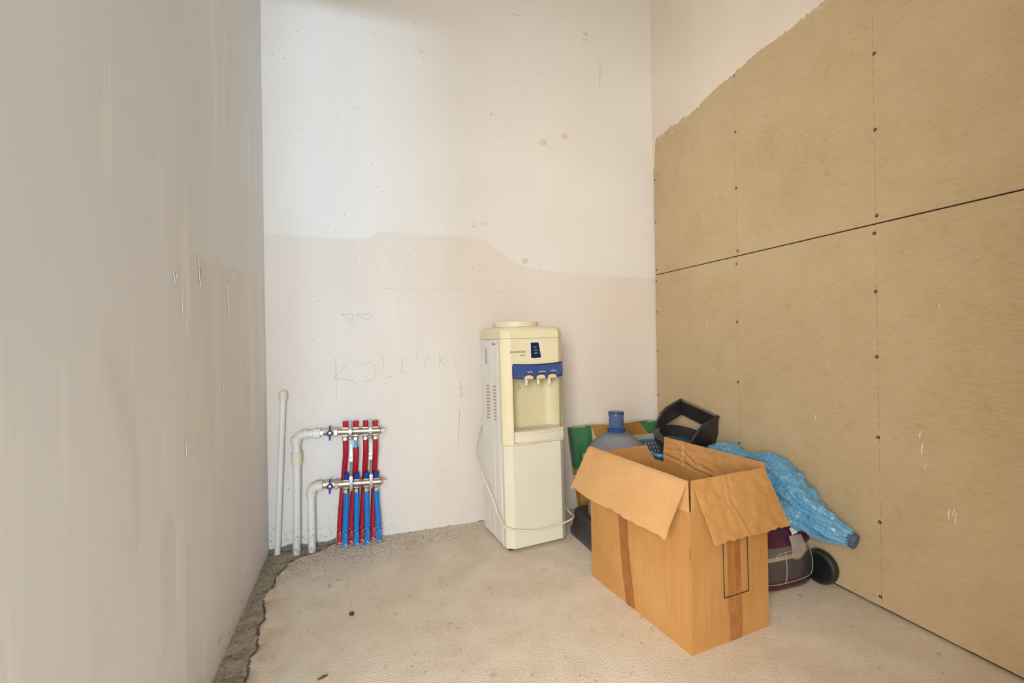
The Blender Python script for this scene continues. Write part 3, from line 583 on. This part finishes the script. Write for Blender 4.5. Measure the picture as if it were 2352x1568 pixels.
def sheet(m, fn, nu, nv, th, nrm):       # wavy sheet with thickness; fn(s,t)->Vector, nrm(s,t)->Vector
    A = [fn(i / nu, j / nv) for j in range(nv + 1) for i in range(nu + 1)]; Bv = [fn(i / nu, j / nv) + nrm(i / nu, j / nv) * th for j in range(nv + 1) for i in range(nu + 1)]
    k = nu + 1; n = len(A); fs = []
    for j in range(nv):
        for i in range(nu): fs += [(j * k + i, j * k + i + 1, (j + 1) * k + i + 1, (j + 1) * k + i), (n + j * k + i, n + (j + 1) * k + i, n + (j + 1) * k + i + 1, n + j * k + i + 1)]
    for i in range(nu): fs += [(i, n + i, n + i + 1, i + 1), (nv * k + i, nv * k + i + 1, n + nv * k + i + 1, n + nv * k + i)]
    for j in range(nv): fs += [(j * k, (j + 1) * k, n + (j + 1) * k, n + j * k), (j * k + nu, n + j * k + nu, n + (j + 1) * k + nu, (j + 1) * k + nu)]
    return m.add(A + Bv, fs)
NX = Vector((1, 0, 0)); NY = Vector((0, 1, 0))
wob = lambda a, b, s: Vector((noise.noise(Vector((a * 5, b * 5, s))), noise.noise(Vector((a * 5, b * 5, s + 9))), 0)) * .0025
def wl(par, name, p0, p1, n_in, s, mat=M_CARD):
    p0 = Vector(p0); p1 = Vector(p1); m = MB()
    sheet(m, lambda a, b: p0.lerp(p1, a) + Vector((0, 0, b * BH)) + wob(a, b, s) * (4 * a * (1 - a)) * (b + .15), 14, 12, TH, lambda a, b: n_in)
    return m.build(name, mat, par, smooth=40)
wl(bx, 'side_panel', (0, BD, 0), (0, 0, 0), NX, 1); wl(bx, 'side_panel', (BW, 0, 0), (BW, BD, 0), -NX, 2)
wl(bx, 'end_panel', (0, 0, 0), (BW, 0, 0), NY, 3); wl(bx, 'end_panel', (BW, BD, 0), (0, BD, 0), -NY, 4)
m = MB(); m.box(.004, BW - .004, .004, BD - .004, .002, .007); m.build('bottom_panel', M_CARD, bx)
# flaps: an upright strip, then the leaf folded over outward
def flap(name, a, b, out, upl, lean, leaf, drop, ta0, ta1, s, mat, torn=0, nv=24, crease=(), nu=22):
    a = Vector(a); b = Vector(b); out = Vector(out); L = upl + leaf; e = (b - a).normalized(); wid = (b - a).length
    rr = .006
    def pos(u, v):
        d = v * L; p = a.lerp(b, u); q = wob(u * 2, v * 2, s) * 1.2
        for (u0, v0, u1, v1, amp) in crease:       # folded lines pressed into the board
            px, py = (u - u0) * wid, (v - v0) * L; ex, ey = (u1 - u0) * wid, (v1 - v0) * L; tt = max(0, min(1, (px * ex + py * ey) / (ex * ex + ey * ey))); dd = math.hypot(px - tt * ex, py - tt * ey)
            q = q + out * (amp * math.exp(-(dd / .006) ** 2) - amp * .6 * math.exp(-((dd - .010) / .007) ** 2))
        if d < upl: k = d; return p + out * (lean * k) + Vector((0, 0, k * math.sqrt(1 - lean * lean))) + q
        k = d - upl; top = p + out * (lean * upl) + Vector((0, 0, upl * math.sqrt(1 - lean * lean)))
        sh = e * ((ta0 * (1 - u) + ta1 * u) * k)
        k2 = k - (torn * abs(noise.noise(Vector((u * 9, s, 3)))) if v > .97 else 0)
        return top + out * (.005 + drop * k2) - Vector((0, 0, math.sqrt(max(0, 1 - drop * drop)) * k2)) + sh + q
    def nrm(u, v):
        d = v * L; hh = 1e-3
        t = (pos(u, min(1, v + hh)) - pos(u, max(0, v - hh))).normalized()
        if abs(d - upl) < L / nv: return Vector((0, 0, -1)).lerp(-out * -1, .0).normalized() if d > upl else -out * 0 + Vector((0, 0, -.6)) + out * .4
        n = t.cross(e).normalized()
        return n if (n.dot(out) > 0) == (d < upl) else -n
    m = MB(); sheet(m, pos, nu, nv, TH, nrm); return m.build(name, mat, bx, smooth=50)
flap('flap', (0, .002, BH), (0, BD - .006, BH), (-1, 0, 0), UP, .03, .186, .52, -.02, -.04, 11, M_CARDL, .02)          # left leaf
flap('flap', (.003, 0, BH), (.315, 0, BH), (0, -1, 0), UP, .02, .185, .38, .09, .13, 12, M_CARD, .01, 40, [(.42, .36, .36, .62, .0016), (.36, .62, .44, .99, .0016)], 60)                   # front right leaf
flap('flap', (BW, .012, BH), (BW, BD - .05, BH), (1, 0, 0), UP + .008, .04, .12, .12, 0, 0, 13, M_CARDIN, .03, 60, [(.60, .03, .80, .10, .005), (.80, .10, .99, .13, .005), (.60, .03, .45, .0, .005), (.78, .0, .78, .44, -.004), (.62, .12, .78, .30, .004), (.80, .28, .98, .24, .003), (.45, .08, .60, .14, .004)], 110)         # right flap, leaf tucked behind
flap('flap', (.004, BD, BH), (BW - .004, BD, BH), (0, 1, 0), .075, .72, .035, .10, 0, 0, 14, M_CARDIN)                  # far flap leaning out
# tapes and the printed outline
def strip(name, pts, w, nrm, mat, th=.0006): return MB().ribbon(spline(pts, 5), w, nrm, th).build(name, mat, bx)
strip('tape', [(-.0035, .318, .395), (-.0035, .3185, .285), (-.0035, .312, .20), (-.0035, .297, .09), (-.001, .283, .001)], .047, (-1, 0, 0), M_TAPE)
strip('tape', [(.178, -.0035, .40), (.178, -.0035, .30), (.181, -.0035, .16), (.183, -.0035, .06), (.183, -.001, .001)], .050, (0, -1, 0), M_TAPE2)
strip('tape', [(.162, -.0042, .39), (.163, -.0042, .30), (.166, -.0042, .18), (.168, -.0042, .09)], .030, (0, -1, 0), mk('clear_tape_film', (176, 116, 56), (158, 98, 42), sc=30, rough=.2, coat=.5, bump=.4, bsc=60, stretch=(1, 1, .2)))
m = MB()
for p in ([(.1265, .40), (.1315, .144)], [(.1315, .144), (.2385, .1425)], [(.2325, .40), (.2385, .1425)]):
    m.ribbon([(x, -.0045, z) for x, z in p], .0028, (0, -1, 0), .0004)
m.build('printed_outline', mk('black_print', (36, 32, 30), rough=.7), bx)
#OBJ2
# ------------------------------------------------------------------ taped carton against the back wall
M_CART = cardboard('carton_pale', (206, 190, 158), (196, 178, 144), .2)
M_CARTB = cardboard('carton_brown', (184, 136, 72), (170, 122, 62), .3)
M_GREEN = mk('green_tape', (62, 122, 84), (50, 104, 70), sc=7, rough=.22, bump=.6, bsc=9, stretch=(3, 3, .5), coat=.5)
tb = empty('taped_carton', (1.10, 2.185, 0)); tag(tb, 'carton wrapped with green tape behind the blue water bottle, against the back wall', 'box')
CWd, CDp, CHt = .545, .055, .470
def crt(x, y, z):      # slight lean: narrower at the base on the left
    k = z / CHt; return Vector((x + (-.018 * k + .01) * (1 - x / CWd), y + .095 * k + .022 * k * (1 - k), z + .006 * noise.noise(Vector((x * 9, y * 9, 2))) * k))
def cbox(m, x0, x1, y0, y1, z0, z1, nx=10, nz=6):
    rg = []
    for j in range(nz + 1):
        z = z0 + (z1 - z0) * j / nz; lp = [(x0 + (x1 - x0) * i / nx, y0) for i in range(nx)] + [(x1, y0), (x1, y1)] + [(x1 - (x1 - x0) * i / nx, y1) for i in range(1, nx)] + [(x0, y1)]
        rg.append([crt(a, b, z) for a, b in lp])
    return m.rings(rg)
cbox(MB(), 0, CWd, 0, CDp, 0, CHt - .004).build('carton_body', M_CART, tb, smooth=30)
cbox(MB(), -.0006, .14, -.0006, CDp - .006, .0, .27).build('brown_side', M_CARTB, tb, smooth=30)
cbox(MB(), -.0014, .118, -.0016, CDp - .006, .255, CHt + .001).build('green_tape', M_GREEN, tb, smooth=30)
cbox(MB(), .415, .535, -.0016, CDp - .006, .405, CHt + .0008).build('green_tape', M_GREEN, tb, smooth=30)
m = MB(); random.seed(12); top = [(.125 + .30 * i / 24, CHt + .002 * random.random()) for i in range(25)]; bot = [(.425 + .045 - .27 * i / 14 , .405 + (.0 if i < 9 else .008 * random.random())) for i in range(15)]
m.prism(top + [(.475, .404)] + bot + [(.170, .395), (.15, .40), (.135, .42), (.125, .455)], -.004, -.0012, lambda a, b, h: crt(a, h, b)); m.build('torn_flap', M_CARTB, tb)
m = MB(); m.ribbon([crt(.10 + .04 * i, .02 + .004 * math.sin(i * 2), CHt - .001) + Vector((0, 0, .004 + .004 * math.sin(i * 1.7))) for i in range(12)], .03, (0, 0, 1), .001); m.build('top_tape', mk('pale_tape', (214, 200, 172), (190, 170, 130), sc=30, rough=.5), tb, smooth=60)

# ------------------------------------------------------------------ upturned dark tub carrying the water bottle
M_TUB = mk('charcoal_plastic', (58, 55, 54), (74, 70, 68), sc=6, rough=.55, bump=.2, bsc=20)
tu = empty('plastic_tub', (1.138, 1.91, 0)); tag(tu, 'dark grey upturned plastic tub on the floor under the blue water bottle', 'tub')
def rrect(a, b, r, n=6):
    out = []
    for cx, cy, s in ((a - r, b - r, 0), (-a + r, b - r, 1), (-a + r, -b + r, 2), (a - r, -b + r, 3)):
        out += [(cx + r * math.cos((s + k / n) * PI / 2), cy + r * math.sin((s + k / n) * PI / 2)) for k in range(n + 1)]
    return out
m = MB(); rg = []
for k, z in ((1.0, .0), (1.0, .022), (.965, .024), (.95, .03), (.90, .105), (.88, .116), (.84, .120)):
    rg.append([Vector((x * k, y * k, z)) for x, y in rrect(.165, .200, .06)])
m.rings(rg[3:]).build('shell', M_TUB, tu, smooth=35)
MB().rings(rg[:4]).build('rim', mk('charcoal_rim', (84, 80, 78), (70, 66, 64), sc=8, rough=.5), tu, smooth=35)

# ------------------------------------------------------------------ blue water bottle
t = NT('dusty_blue_bottle', .45, .5); t.P = t.N.new('ShaderNodeTexCoord').outputs['Object']
sx = t.N.new('ShaderNodeSeparateXYZ'); t.L.new(t.P, sx.inputs[0])
clean = t.rg(sx.outputs[2], .385, .41)
dust = t.m_('SUBTRACT', t.rg(t.nz(5, 5), .2, .6, .72, .96), t.m_('MULTIPLY', clean, .75))
t.L.new(t.mix(dust, (112, 142, 194), (152, 152, 154)), t.b.inputs['Base Color']); t.lk(t.rg(dust, .2, .9, .12, .5), t.b.inputs['Roughness']); t.lk(t.rg(dust, .15, .95, .85, .25), t.b.inputs['Transmission Weight']); t.b.inputs['IOR'].default_value = 1.2
M_BOTTLE = t.m
M_BRING = mk('blue_plastic_ring', (70, 96, 168), rough=.2, trans=.5, ior=1.2)
wb = empty('water_bottle', (1.131, 1.880, .1205)); tag(wb, 'empty dusty blue water cooler bottle standing upright behind the open cardboard box', 'bottle')
prof = [(.05, .004), (.10, .0), (.125, .006), (.136, .02), (.136, .09), (.131, .10), (.131, .108), (.136, .118), (.136, .20), (.131, .21), (.131, .218), (.136, .228), (.136, .300), (.133, .318), (.124, .336), (.108, .354), (.088, .370), (.066, .386), (.046, .400), (.038, .405)]
MB().lathe(prof, 56).build('bottle_body', M_BOTTLE, wb, smooth=60)
MB().lathe([(.028, .404), (.0405, .404), (.0415, .408), (.041, .420), (.037, .422), (.028, .422)], 40).build('shoulder_ring', M_BRING, wb, smooth=30)
nk = MB().lathe([(.0325, .421), (.0335, .426), (.0335, .447), (.0355, .449), (.0355, .456), (.0335, .458), (.0335, .470), (.0355, .472), (.0358, .484), (.034, .488), (.029, .488), (.028, .42)], 40).build('neck', mk('blue_neck', (150, 172, 212), (138, 160, 204), sc=20, rough=.12, trans=.8, ior=1.2), wb, smooth=30)
MB().lathe([(.0345, .487), (.0365, .4885), (.0365, .493), (.034, .4945), (.02, .4945)], 40).build('lip', mk('navy_lip', (40, 54, 92), rough=.3), wb, smooth=30)

# ------------------------------------------------------------------ blue mesh basket in the corner
M_BASK = mk('blue_basket', (52, 108, 152), (44, 94, 138), sc=10, rough=.45)
M_BASKR = mk('blue_basket_rim', (86, 156, 204), (74, 140, 190), sc=10, rough=.4)
bk = empty('mesh_basket', (1.485, 1.958, 0)); tag(bk, 'blue plastic mesh basket in the corner under the black bin lid', 'basket')
BX, BY, BZ = .175, .150, .412
def bpt(s, a, z):        # side s, a in -1..1, height z ; sides taper to the base
    k = .86 + .14 * z / BZ
    return Vector([(a * BX * k, -BY * k, z), (BX * k, a * BY * k, z), (-a * BX * k, BY * k, z), (-BX * k, -a * BY * k, z)][s])
for s in range(4):
    m = MB(); nrm = [(0, -1, 0), (1, 0, 0), (0, 1, 0), (-1, 0, 0)][s]
    ncol = 17; nrow = 17
    for j in range(nrow + 1):
        z = .03 + (BZ - .04) * j / nrow; m.ribbon([bpt(s, -1, z), bpt(s, 0, z), bpt(s, 1, z)], .0045, nrm, .003)
    for j in range(nrow):
        z0 = .03 + (BZ - .04) * j / nrow; z1 = .03 + (BZ - .04) * (j + 1) / nrow
        for i in range(ncol):
            a = -1 + 2 * (i + (.5 if j % 2 else 0)) / ncol; m.ribbon([bpt(s, a, z0), bpt(s, a, z1)], .005, nrm, .003)
    m.build('mesh_side', M_BASK, bk)['kind'] = 'stuff'
m = MB(); rg = []
for k, z in ((1.0, BZ - .012), (1.06, BZ - .012), (1.075, BZ - .006), (1.06, BZ + .002), (.99, BZ + .002)): rg.append([Vector((x * k, y * k, z)) for x, y in rrect(BX, BY, .03)])
m.rings(rg, cap=False, close=True).build('rim', M_BASKR, bk, smooth=35)
m = MB(); m.rings([[Vector((x * .86, y * .86, z)) for x, y in rrect(BX, BY, .03)] for z in (0, .03)]).build('base', M_BASK, bk)

# ------------------------------------------------------------------ black swing-bin lid lying tilted on the basket
M_BLK = mk('black_plastic', (44, 42, 42), (56, 52, 50), sc=9, rough=.42, bump=.15, bsc=30)
lid = empty('bin_lid', (1.50, 1.86, BZ)); tag(lid, 'black plastic bin lid with an open square hood, lying tilted on the blue basket', 'bin lid')
r2 = Vector((.949, -.315, 0)); f2 = Vector((.315, .949, 0)); uz = Vector((0, 0, 1))
def cv(a, b, c): return r2 * a + uz * b + f2 * c
e1 = Vector((.22, -.9368, -.2719)).normalized(); e2 = Vector((-.9356, -.1238, -.3306)); e2 = (e2 - e1 * e2.dot(e1)).normalized(); e3 = e1.cross(e2)
if e3.z > 0: e3 = -e3
TL = Vector((1.6253, 2.0418, .6223)) - Vector(lid.location)      # far upper corner of the hood
WX = .226; thk = .006
RN = (uz - e1 * uz.dot(e1)).normalized(); RC = Vector((1.532, 1.905, .437)) - Vector(lid.location)
Mr = align(RN, RC)
MB().lathe([(.122, -.030), (.132, -.030), (.138, -.004), (.150, .0), (.153, .010), (.142, .018), (.130, .030), (.124, .030), (.124, .008)], 56, Mr, cap=False, close=True).build('ring', M_BLK, lid, smooth=30)
cheek = [(0, 0), (.11, 0), (.15, .014), (.175, .04), (.192, .075), (.204, .12), (.205, .165), (.16, .165), (.135, .096), (0, .092)]
cheek2 = [(0, 0), (.11, 0), (.15, .014), (.18, .032), (.20, .06), (.207, .10), (.205, .165), (.02, .15), (0, .10)]
for i, (a, pl_) in enumerate(((0, cheek), (WX, cheek2))):
    m = MB(); m.prism(pl_, a - thk / 2, a + thk / 2, lambda p, q, h: TL + e1 * h + e2 * p + e3 * q); m.build('cheek', M_BLK, lid, bevel=.002)
    ed = pl_[:6]
    MB().tube([TL + e1 * a + e2 * p + e3 * (q - .001) for p, q in ed], [.0085, .0085, .0075, .0065, .006, .006], 12).build('edge_bead', M_BLK, lid, smooth=60)
m = MB(); m.prism([(0, 0), (.006, 0), (.006, .092), (0, .092)], 0, WX, lambda p, q, h: TL + e1 * h + e2 * (p - .003) + e3 * q); m.build('top_plate', M_BLK, lid, bevel=.002)
MB().tube([TL + e1 * 0, TL + e1 * WX], .006, 10).build('front_bar', mk('grey_worn_plastic', (112, 100, 90), (90, 80, 72), sc=20, rough=.5), lid, smooth=60)

# ------------------------------------------------------------------ vacuum cleaner
M_MAROON = mk('maroon_plastic', (76, 26, 50), (64, 20, 42), sc=7, rough=.3, coat=.3)
M_CLEAR = mk('smoky_clear_plastic', (168, 156, 148), rough=.12, alpha=.07)
M_CLEARE = mk('clear_plastic_edge', (222, 208, 194), (200, 186, 172), sc=12, rough=.2, alpha=.3)
M_FILT = mk('dark_filter_box', (66, 58, 56), (52, 46, 44), sc=10, rough=.6)
M_BEIGE = mk('beige_filter_band', (196, 176, 150), (180, 160, 134), sc=14, rough=.6)
M_TYRE = mk('black_tyre', (34, 33, 33), (48, 46, 44), sc=14, rough=.5)
vc = empty('vacuum_cleaner', (1.520, 1.455, 0)); tag(vc, 'maroon vacuum cleaner with clear dust tank behind the cardboard box, under the blue bag', 'vacuum cleaner')
SX, SE = 1.13, .52
def sup(a, b, n=48, e=.52): return [(SX * a * math.copysign(abs(math.cos(k * 2 * PI / n)) ** e, math.cos(k * 2 * PI / n)), b * math.copysign(abs(math.sin(k * 2 * PI / n)) ** e, math.sin(k * 2 * PI / n))) for k in range(n)]
def loft(levels, ox=0, oy=0): return MB().rings([[Vector((x + ox, y + oy + sh, z)) for x, y in sup(a, b)] for a, b, sh, z in levels])
loft([(.118, .140, 0, .006), (.128, .150, 0, .010), (.132, .155, 0, .022), (.130, .152, 0, .026)]).build('base_rim', M_MAROON, vc, smooth=40)
# the tank shell is a thin open wall so that the filter shows through
tk = MB(); lv = [(.130, .153, 0, .026), (.135, .160, -.002, .06), (.135, .160, -.002, .10), (.130, .156, .0, .140), (.124, .150, .004, .166)]
out_ = [[Vector((x, y + sh, z)) for x, y in sup(a, b)] for a, b, sh, z in lv]; inn = [[Vector((x * .975, (y) * .975 + sh, z)) for x, y in sup(a, b)] for a, b, sh, z in lv][::-1]
tk.rings(out_ + inn, cap=False, close=True); tank = tk.build('dust_tank', M_CLEAR, vc, smooth=40)
m = MB(); m.rings([[Vector((x, y - .012, z)) for x, y in rrect(.092, .118, .02)] for z in (.028, .108)]); m.build('filter_box', M_FILT, vc, smooth=35)
m = MB(); m.rings([[Vector((x, y - .012, z)) for x, y in rrect(.095, .121, .02)] for z in (.108, .124)]); m.build('filter_band', M_BEIGE, vc, smooth=35)
m = MB(); m.rings([[Vector((x, y - .004, z)) for x, y in rrect(.080, .108, .02)] for z in (.124, .166)]); m.build('filter_top', mk('grey_filter', (120, 106, 98), rough=.6), vc, smooth=35)
# frame lines moulded into the tank front
def tpt(x, z, o=.0015):
    a = interp([(.026, .130), (.06, .135), (.10, .135), (.14, .130), (.166, .124)], z); b = interp([(.026, .153), (.06, .160), (.10, .160), (.14, .156), (.166, .150)], z); sh = interp([(.026, 0), (.06, -.002), (.10, -.002), (.14, 0), (.166, .004)], z)
    c = min(1, abs(x) / (SX * a)) ** (1 / SE); return Vector((x, -(b * (1 - c * c) ** (.5 * SE)) + sh - o, z))
for ln in ([(-.035, .040), (-.034, .09), (-.030, .150)], [(-.115, .034), (-.06, .036), (0, .038), (.05, .040), (.10, .046), (.108, .065), (.110, .10), (.104, .140)], [(-.08, .125), (-.075, .138), (-.06, .146), (-.03, .149), (.03, .150)]):
    MB().tube([tpt(x, z) for x, z in [((1 - s) * p[0] + s * q[0], (1 - s) * p[1] + s * q[1]) for p, q in zip(ln, ln[1:]) for s in (0, .25, .5, .75)] + [ln[-1]]], .0018, 8).build('rib', M_CLEARE, tank, smooth=60)
loft([(.126, .152, .003, .166), (.130, .157, .002, .172), (.129, .156, .004, .188), (.120, .148, .010, .214), (.100, .126, .018, .236), (.070, .09, .024, .248), (.03, .04, .028, .252)]).build('top_cover', M_MAROON, vc, smooth=50)
m = MB(); n = 10; rg = []
for j in range(n + 1):
    z = .205 - .085 * j / n; w = .030 + .004 * math.sin(j / n * PI); w *= 1 if j < n - 2 else (1 - (j - n + 2) * .22)
    yy_ = -.161 - .006 * math.sin(j / n * PI) - (.0 if z < .17 else -.010 * (z - .17) / .035)
    rg.append([Vector((.022 - w, yy_, z)), Vector((.022 - w * .5, yy_ - .004, z)), Vector((.022 + w * .5, yy_ - .004, z)), Vector((.022 + w, yy_, z)), Vector((.022 + w * .5, yy_ + .002, z)), Vector((.022 - w * .5, yy_ + .002, z))])
m.rings(rg).build('latch', M_CLEARE, vc, smooth=40)
m = MB(); m.prism([(0, 0), (.030, .004), (.030, .024), (0, .020)], 0, .0008, lambda a, b, h: Vector((.012 + a, -.148 - h + .012 * (b / .02), .206 + b))); m.build('sticker', mk('white_sticker', (222, 214, 204), rough=.6), vc)
m = MB(); m.prism([(0, 0), (.022, -.012), (.040, -.085), (.022, -.105), (.004, -.095)], -.002, .003, lambda a, b, h: Vector((.122 + a, -.085 - a * .9 + h, .190 + b))); m.build('side_catch', M_CLEARE, vc, bevel=.002)
wx = align((-.95, -.12, 0), (.152, -.148, .064))
wh = MB().lathe([(.030, .018), (.054, .018), (.062, .013), (.064, .004), (.064, -.008), (.060, -.016), (.040, -.018), (.01, -.018)], 40, wx); wh = wh.build('wheel', M_TYRE, vc, smooth=35)
MB().lathe([(.052, .0185), (.046, .012), (.020, .010), (.014, .016), (.004, .017)], 32, wx).build('hub', mk('black_hub', (22, 24, 28), rough=.3), wh, smooth=35)
wx2 = align((.95, -.12, 0), (-.150, .06, .064))
wh2 = MB().lathe([(.030, .012), (.054, .012), (.062, .009), (.064, 0), (.062, -.010), (.040, -.012), (.01, -.012)], 40, wx2).build('wheel', M_TYRE, vc, smooth=35)
MB().lathe([(.050, .0125), (.044, .008), (.004, .009)], 32, wx2).build('hub', M_TYRE, wh2, smooth=35)

# ------------------------------------------------------------------ blue plastic bag wound around a tube
t = NT('thin_blue_plastic', .28, .5); t.P = t.N.new('ShaderNodeTexCoord').outputs['Object']
t.L.new(t.mix(t.rg(t.nz(9, 5, dist=1.2), .3, .7), (92, 168, 216), (140, 194, 226)), t.b.inputs['Base Color'])
t.b.inputs['Transmission Weight'].default_value = .12; t.b.inputs['IOR'].default_value = 1.3; t.b.inputs['Coat Weight'].default_value = .3; t.b.inputs['Subsurface Weight'].default_value = .25; t.b.inputs['Subsurface Radius'].default_value = (.01, .02, .03)
b = t.N.new('ShaderNodeBump'); b.inputs['Strength'].default_value = 1.0; b.inputs['Distance'].default_value = .012
t.L.new(t.m_('ADD', t.nz(22, 5, dist=2.5), t.m_('MULTIPLY', t.nz(60, 4, dist=1.5), .5)), b.inputs['Height']); t.L.new(b.outputs[0], t.b.inputs['Normal']); M_BAG = t.m
bg = empty('plastic_bag', (1.58, 1.45, .25)); tag(bg, 'crumpled sky blue plastic bag wound around a tube, lying on the vacuum cleaner', 'bag'); O_ = Vector(bg.location)
def crumple(name, spine, radii, pinch, seed, seg=120, n=30, flat=1.0):
    sp = spline(spine, n); N_ = len(sp); rr = [interp([(i * n, r) for i, r in enumerate(radii)], k) for k in range(N_)]
    pl_ = [interp(pinch, k / (N_ - 1)) for k in range(N_)]; rg = []; up = Vector((0, 0, 1))
    for i, q in enumerate(sp):
        tt = (sp[min(i + 1, N_ - 1)] - sp[max(i - 1, 0)]).normalized(); a = (up - tt * up.dot(tt)).normalized(); b_ = tt.cross(a); ring = []
        for k in range(seg):
            th = k * 2 * PI / seg; s = i / (N_ - 1)
            d = a * math.cos(th) * flat + b_ * math.sin(th)
            ple = math.sin(th * 9 + 2.2 * noise.noise(Vector((math.cos(th) * 1.3, math.sin(th) * 1.3, s * 4 + seed))) * 3 + s * 5)
            p = q + d * rr[i]
            rid = 1 - abs(noise.noise(p * 17 + Vector((seed, 0, 0)))) * 2; rid2 = 1 - abs(noise.noise(p * 40 + Vector((0, seed, 0)))) * 2
            k2 = 1 + pl_[i] * (.15 * ple) + (1 - pl_[i] * .7) * (.24 * (rid - .5) + .12 * (rid2 - .5)) + .16 * noise.noise(p * 9 + Vector((0, 0, seed)))
            ring.append(q + d * rr[i] * k2 - O_)
        rg.append(ring)
    return MB().rings(rg).build(name, M_BAG, bg, smooth=60)
crumple('bag_body', [(1.625, 1.60, .365), (1.615, 1.545, .385), (1.605, 1.48, .385), (1.60, 1.42, .355), (1.60, 1.36, .315), (1.607, 1.30, .275), (1.620, 1.245, .250), (1.632, 1.205, .238), (1.642, 1.165, .228)], [.018, .055, .078, .084, .078, .062, .052, .040, .0245], [(0, 1), (.15, .8), (.45, .25), (.6, .5), (.75, .8), (1, .9)], 3.1)
crumple('bag_top', [(1.57, 1.80, .405), (1.59, 1.765, .405), (1.605, 1.71, .400), (1.615, 1.66, .395), (1.622, 1.62, .385), (1.625, 1.585, .372)], [.014, .050, .058, .058, .048, .016], [(0, .9), (.3, .1), (.7, .2), (1, 1)], 7.7)
crumple('bag_belly', [(1.50, 1.47, .285), (1.525, 1.41, .285), (1.55, 1.36, .270), (1.585, 1.31, .255), (1.605, 1.28, .250)], [.015, .045, .050, .042, .012], [(0, .5), (.5, .1), (1, .8)], 5.2)
te = Vector((1.642, 1.165, .228)) - O_; dv = Vector((.010, -.040, -.010)).normalized()
MB().lathe([(.0245, -.03), (.0270, .004), (.0285, .012), (.0275, .015), (.005, .0145)], 8, align(dv, te)).build('tube_end', mk('slate_blue_cap', (84, 104, 128), (72, 92, 114), sc=30, rough=.5), bg)

# ------------------------------------------------------------------ crumbs and chips on the floor
M_GRIT = mk('mortar_grit', (136, 126, 112), (166, 156, 140), sc=60, rough=.95)
def chunk(m, x, y, r, seed, fl=.6, z=None):
    random.seed(seed); vs = []; z = fh(x, y) if z is None else z
    ic = bmesh.new(); bmesh.ops.create_icosphere(ic, subdivisions=1, radius=1)
    base = len(m.v); m.add([(x + v.co.x * r * random.uniform(.7, 1.2), y + v.co.y * r * random.uniform(.7, 1.2), z + r * fl * .6 + v.co.z * r * fl * random.uniform(.7, 1.1)) for v in ic.verts], [tuple(v.index for v in fc.verts) for fc in ic.faces]); ic.free()
random.seed(21); m = MB(); sp_ = []
for i in range(420):
    k = random.random()
    if k < .55: x = random.uniform(XL + .01, -.15); y = YB - abs(random.gauss(.012, .03))
    elif k < .8: y = random.uniform(1.35, 2.3); x = XL + abs(random.gauss(0, .02)) + .004
    else: x = random.gauss(-.12, .10); y = random.gauss(1.97, .09)
    if y > YB - .004 or x < XL + .004: continue
    sp_.append((x, y, random.uniform(.0012, .0045) if k < .8 else random.uniform(.001, .003)))
for i, (x, y, r) in enumerate(sp_): chunk(m, x, y, r, i)
gr_ = m.build('mortar_crumbs', M_GRIT); gr_['kind'] = 'stuff'; tag(gr_, 'grey mortar crumbs scattered along the foot of the walls by the pipes', 'rubble')
M_CHIPW = mk('white_chip', (216, 210, 200), (196, 188, 176), sc=80, rough=.9); M_CHIPT = mk('tan_chip', (206, 170, 130), (186, 146, 106), sc=80, rough=.9); M_SOOT = mk('soot_lump', (62, 58, 56), (88, 82, 76), sc=120, rough=.95); M_BROWN = mk('brown_splinter', (120, 84, 58), (96, 66, 46), sc=80, rough=.9)
def bit(name, x, y, r, mat, label, cat, seed, fl=.5, st=(1, 1), rot=0):
    z = fh(x, y); m = MB(); chunk(m, 0, 0, r, seed, fl, 0); m.v = [(a * st[0], b * st[1], c) for a, b, c in m.v]; zl = min(c for a, b, c in m.v); m.v = [(a, b, c - zl) for a, b, c in m.v]
    o = m.build(name, mat); o.location = (x, y, z - .0004); o.rotation_euler.z = rot; tag(o, label, cat); return o
bit('wood_chip', -.128, 1.936, .010, M_CHIPT, 'small tan wood chip on the floor in front of the pipes', 'chip', 1, .35, (1.2, .7), .9)
bit('soot_lump', -.042, 1.712, .013, M_SOOT, 'black sooty lump on the floor, left of the middle', 'lump', 2, .3, (.8, 1.2), .3)
bit('wood_splinter', -.117, 1.414, .010, M_BROWN, 'dark brown splinter at the bottom edge of the picture', 'splinter', 3, .25, (1.9, .5), .35)
bit('plaster_chip', .054, 1.911, .006, M_CHIPW, 'tiny white plaster chip on the floor, nearer the pipes than the other one', 'chip', 4, .6, (1.2, .8), .2)
bit('plaster_chip', .281, 1.845, .006, M_CHIPW, 'tiny white plaster chip on the floor, nearer the water dispenser', 'chip', 5, .6)
bit('plaster_flake', 1.615, .895, .012, mk('pale_flake', (206, 190, 164), rough=.9), 'flat pale plaster flake on the floor below the drywall, lower right', 'flake', 6, .12, (1.1, .8), .2)
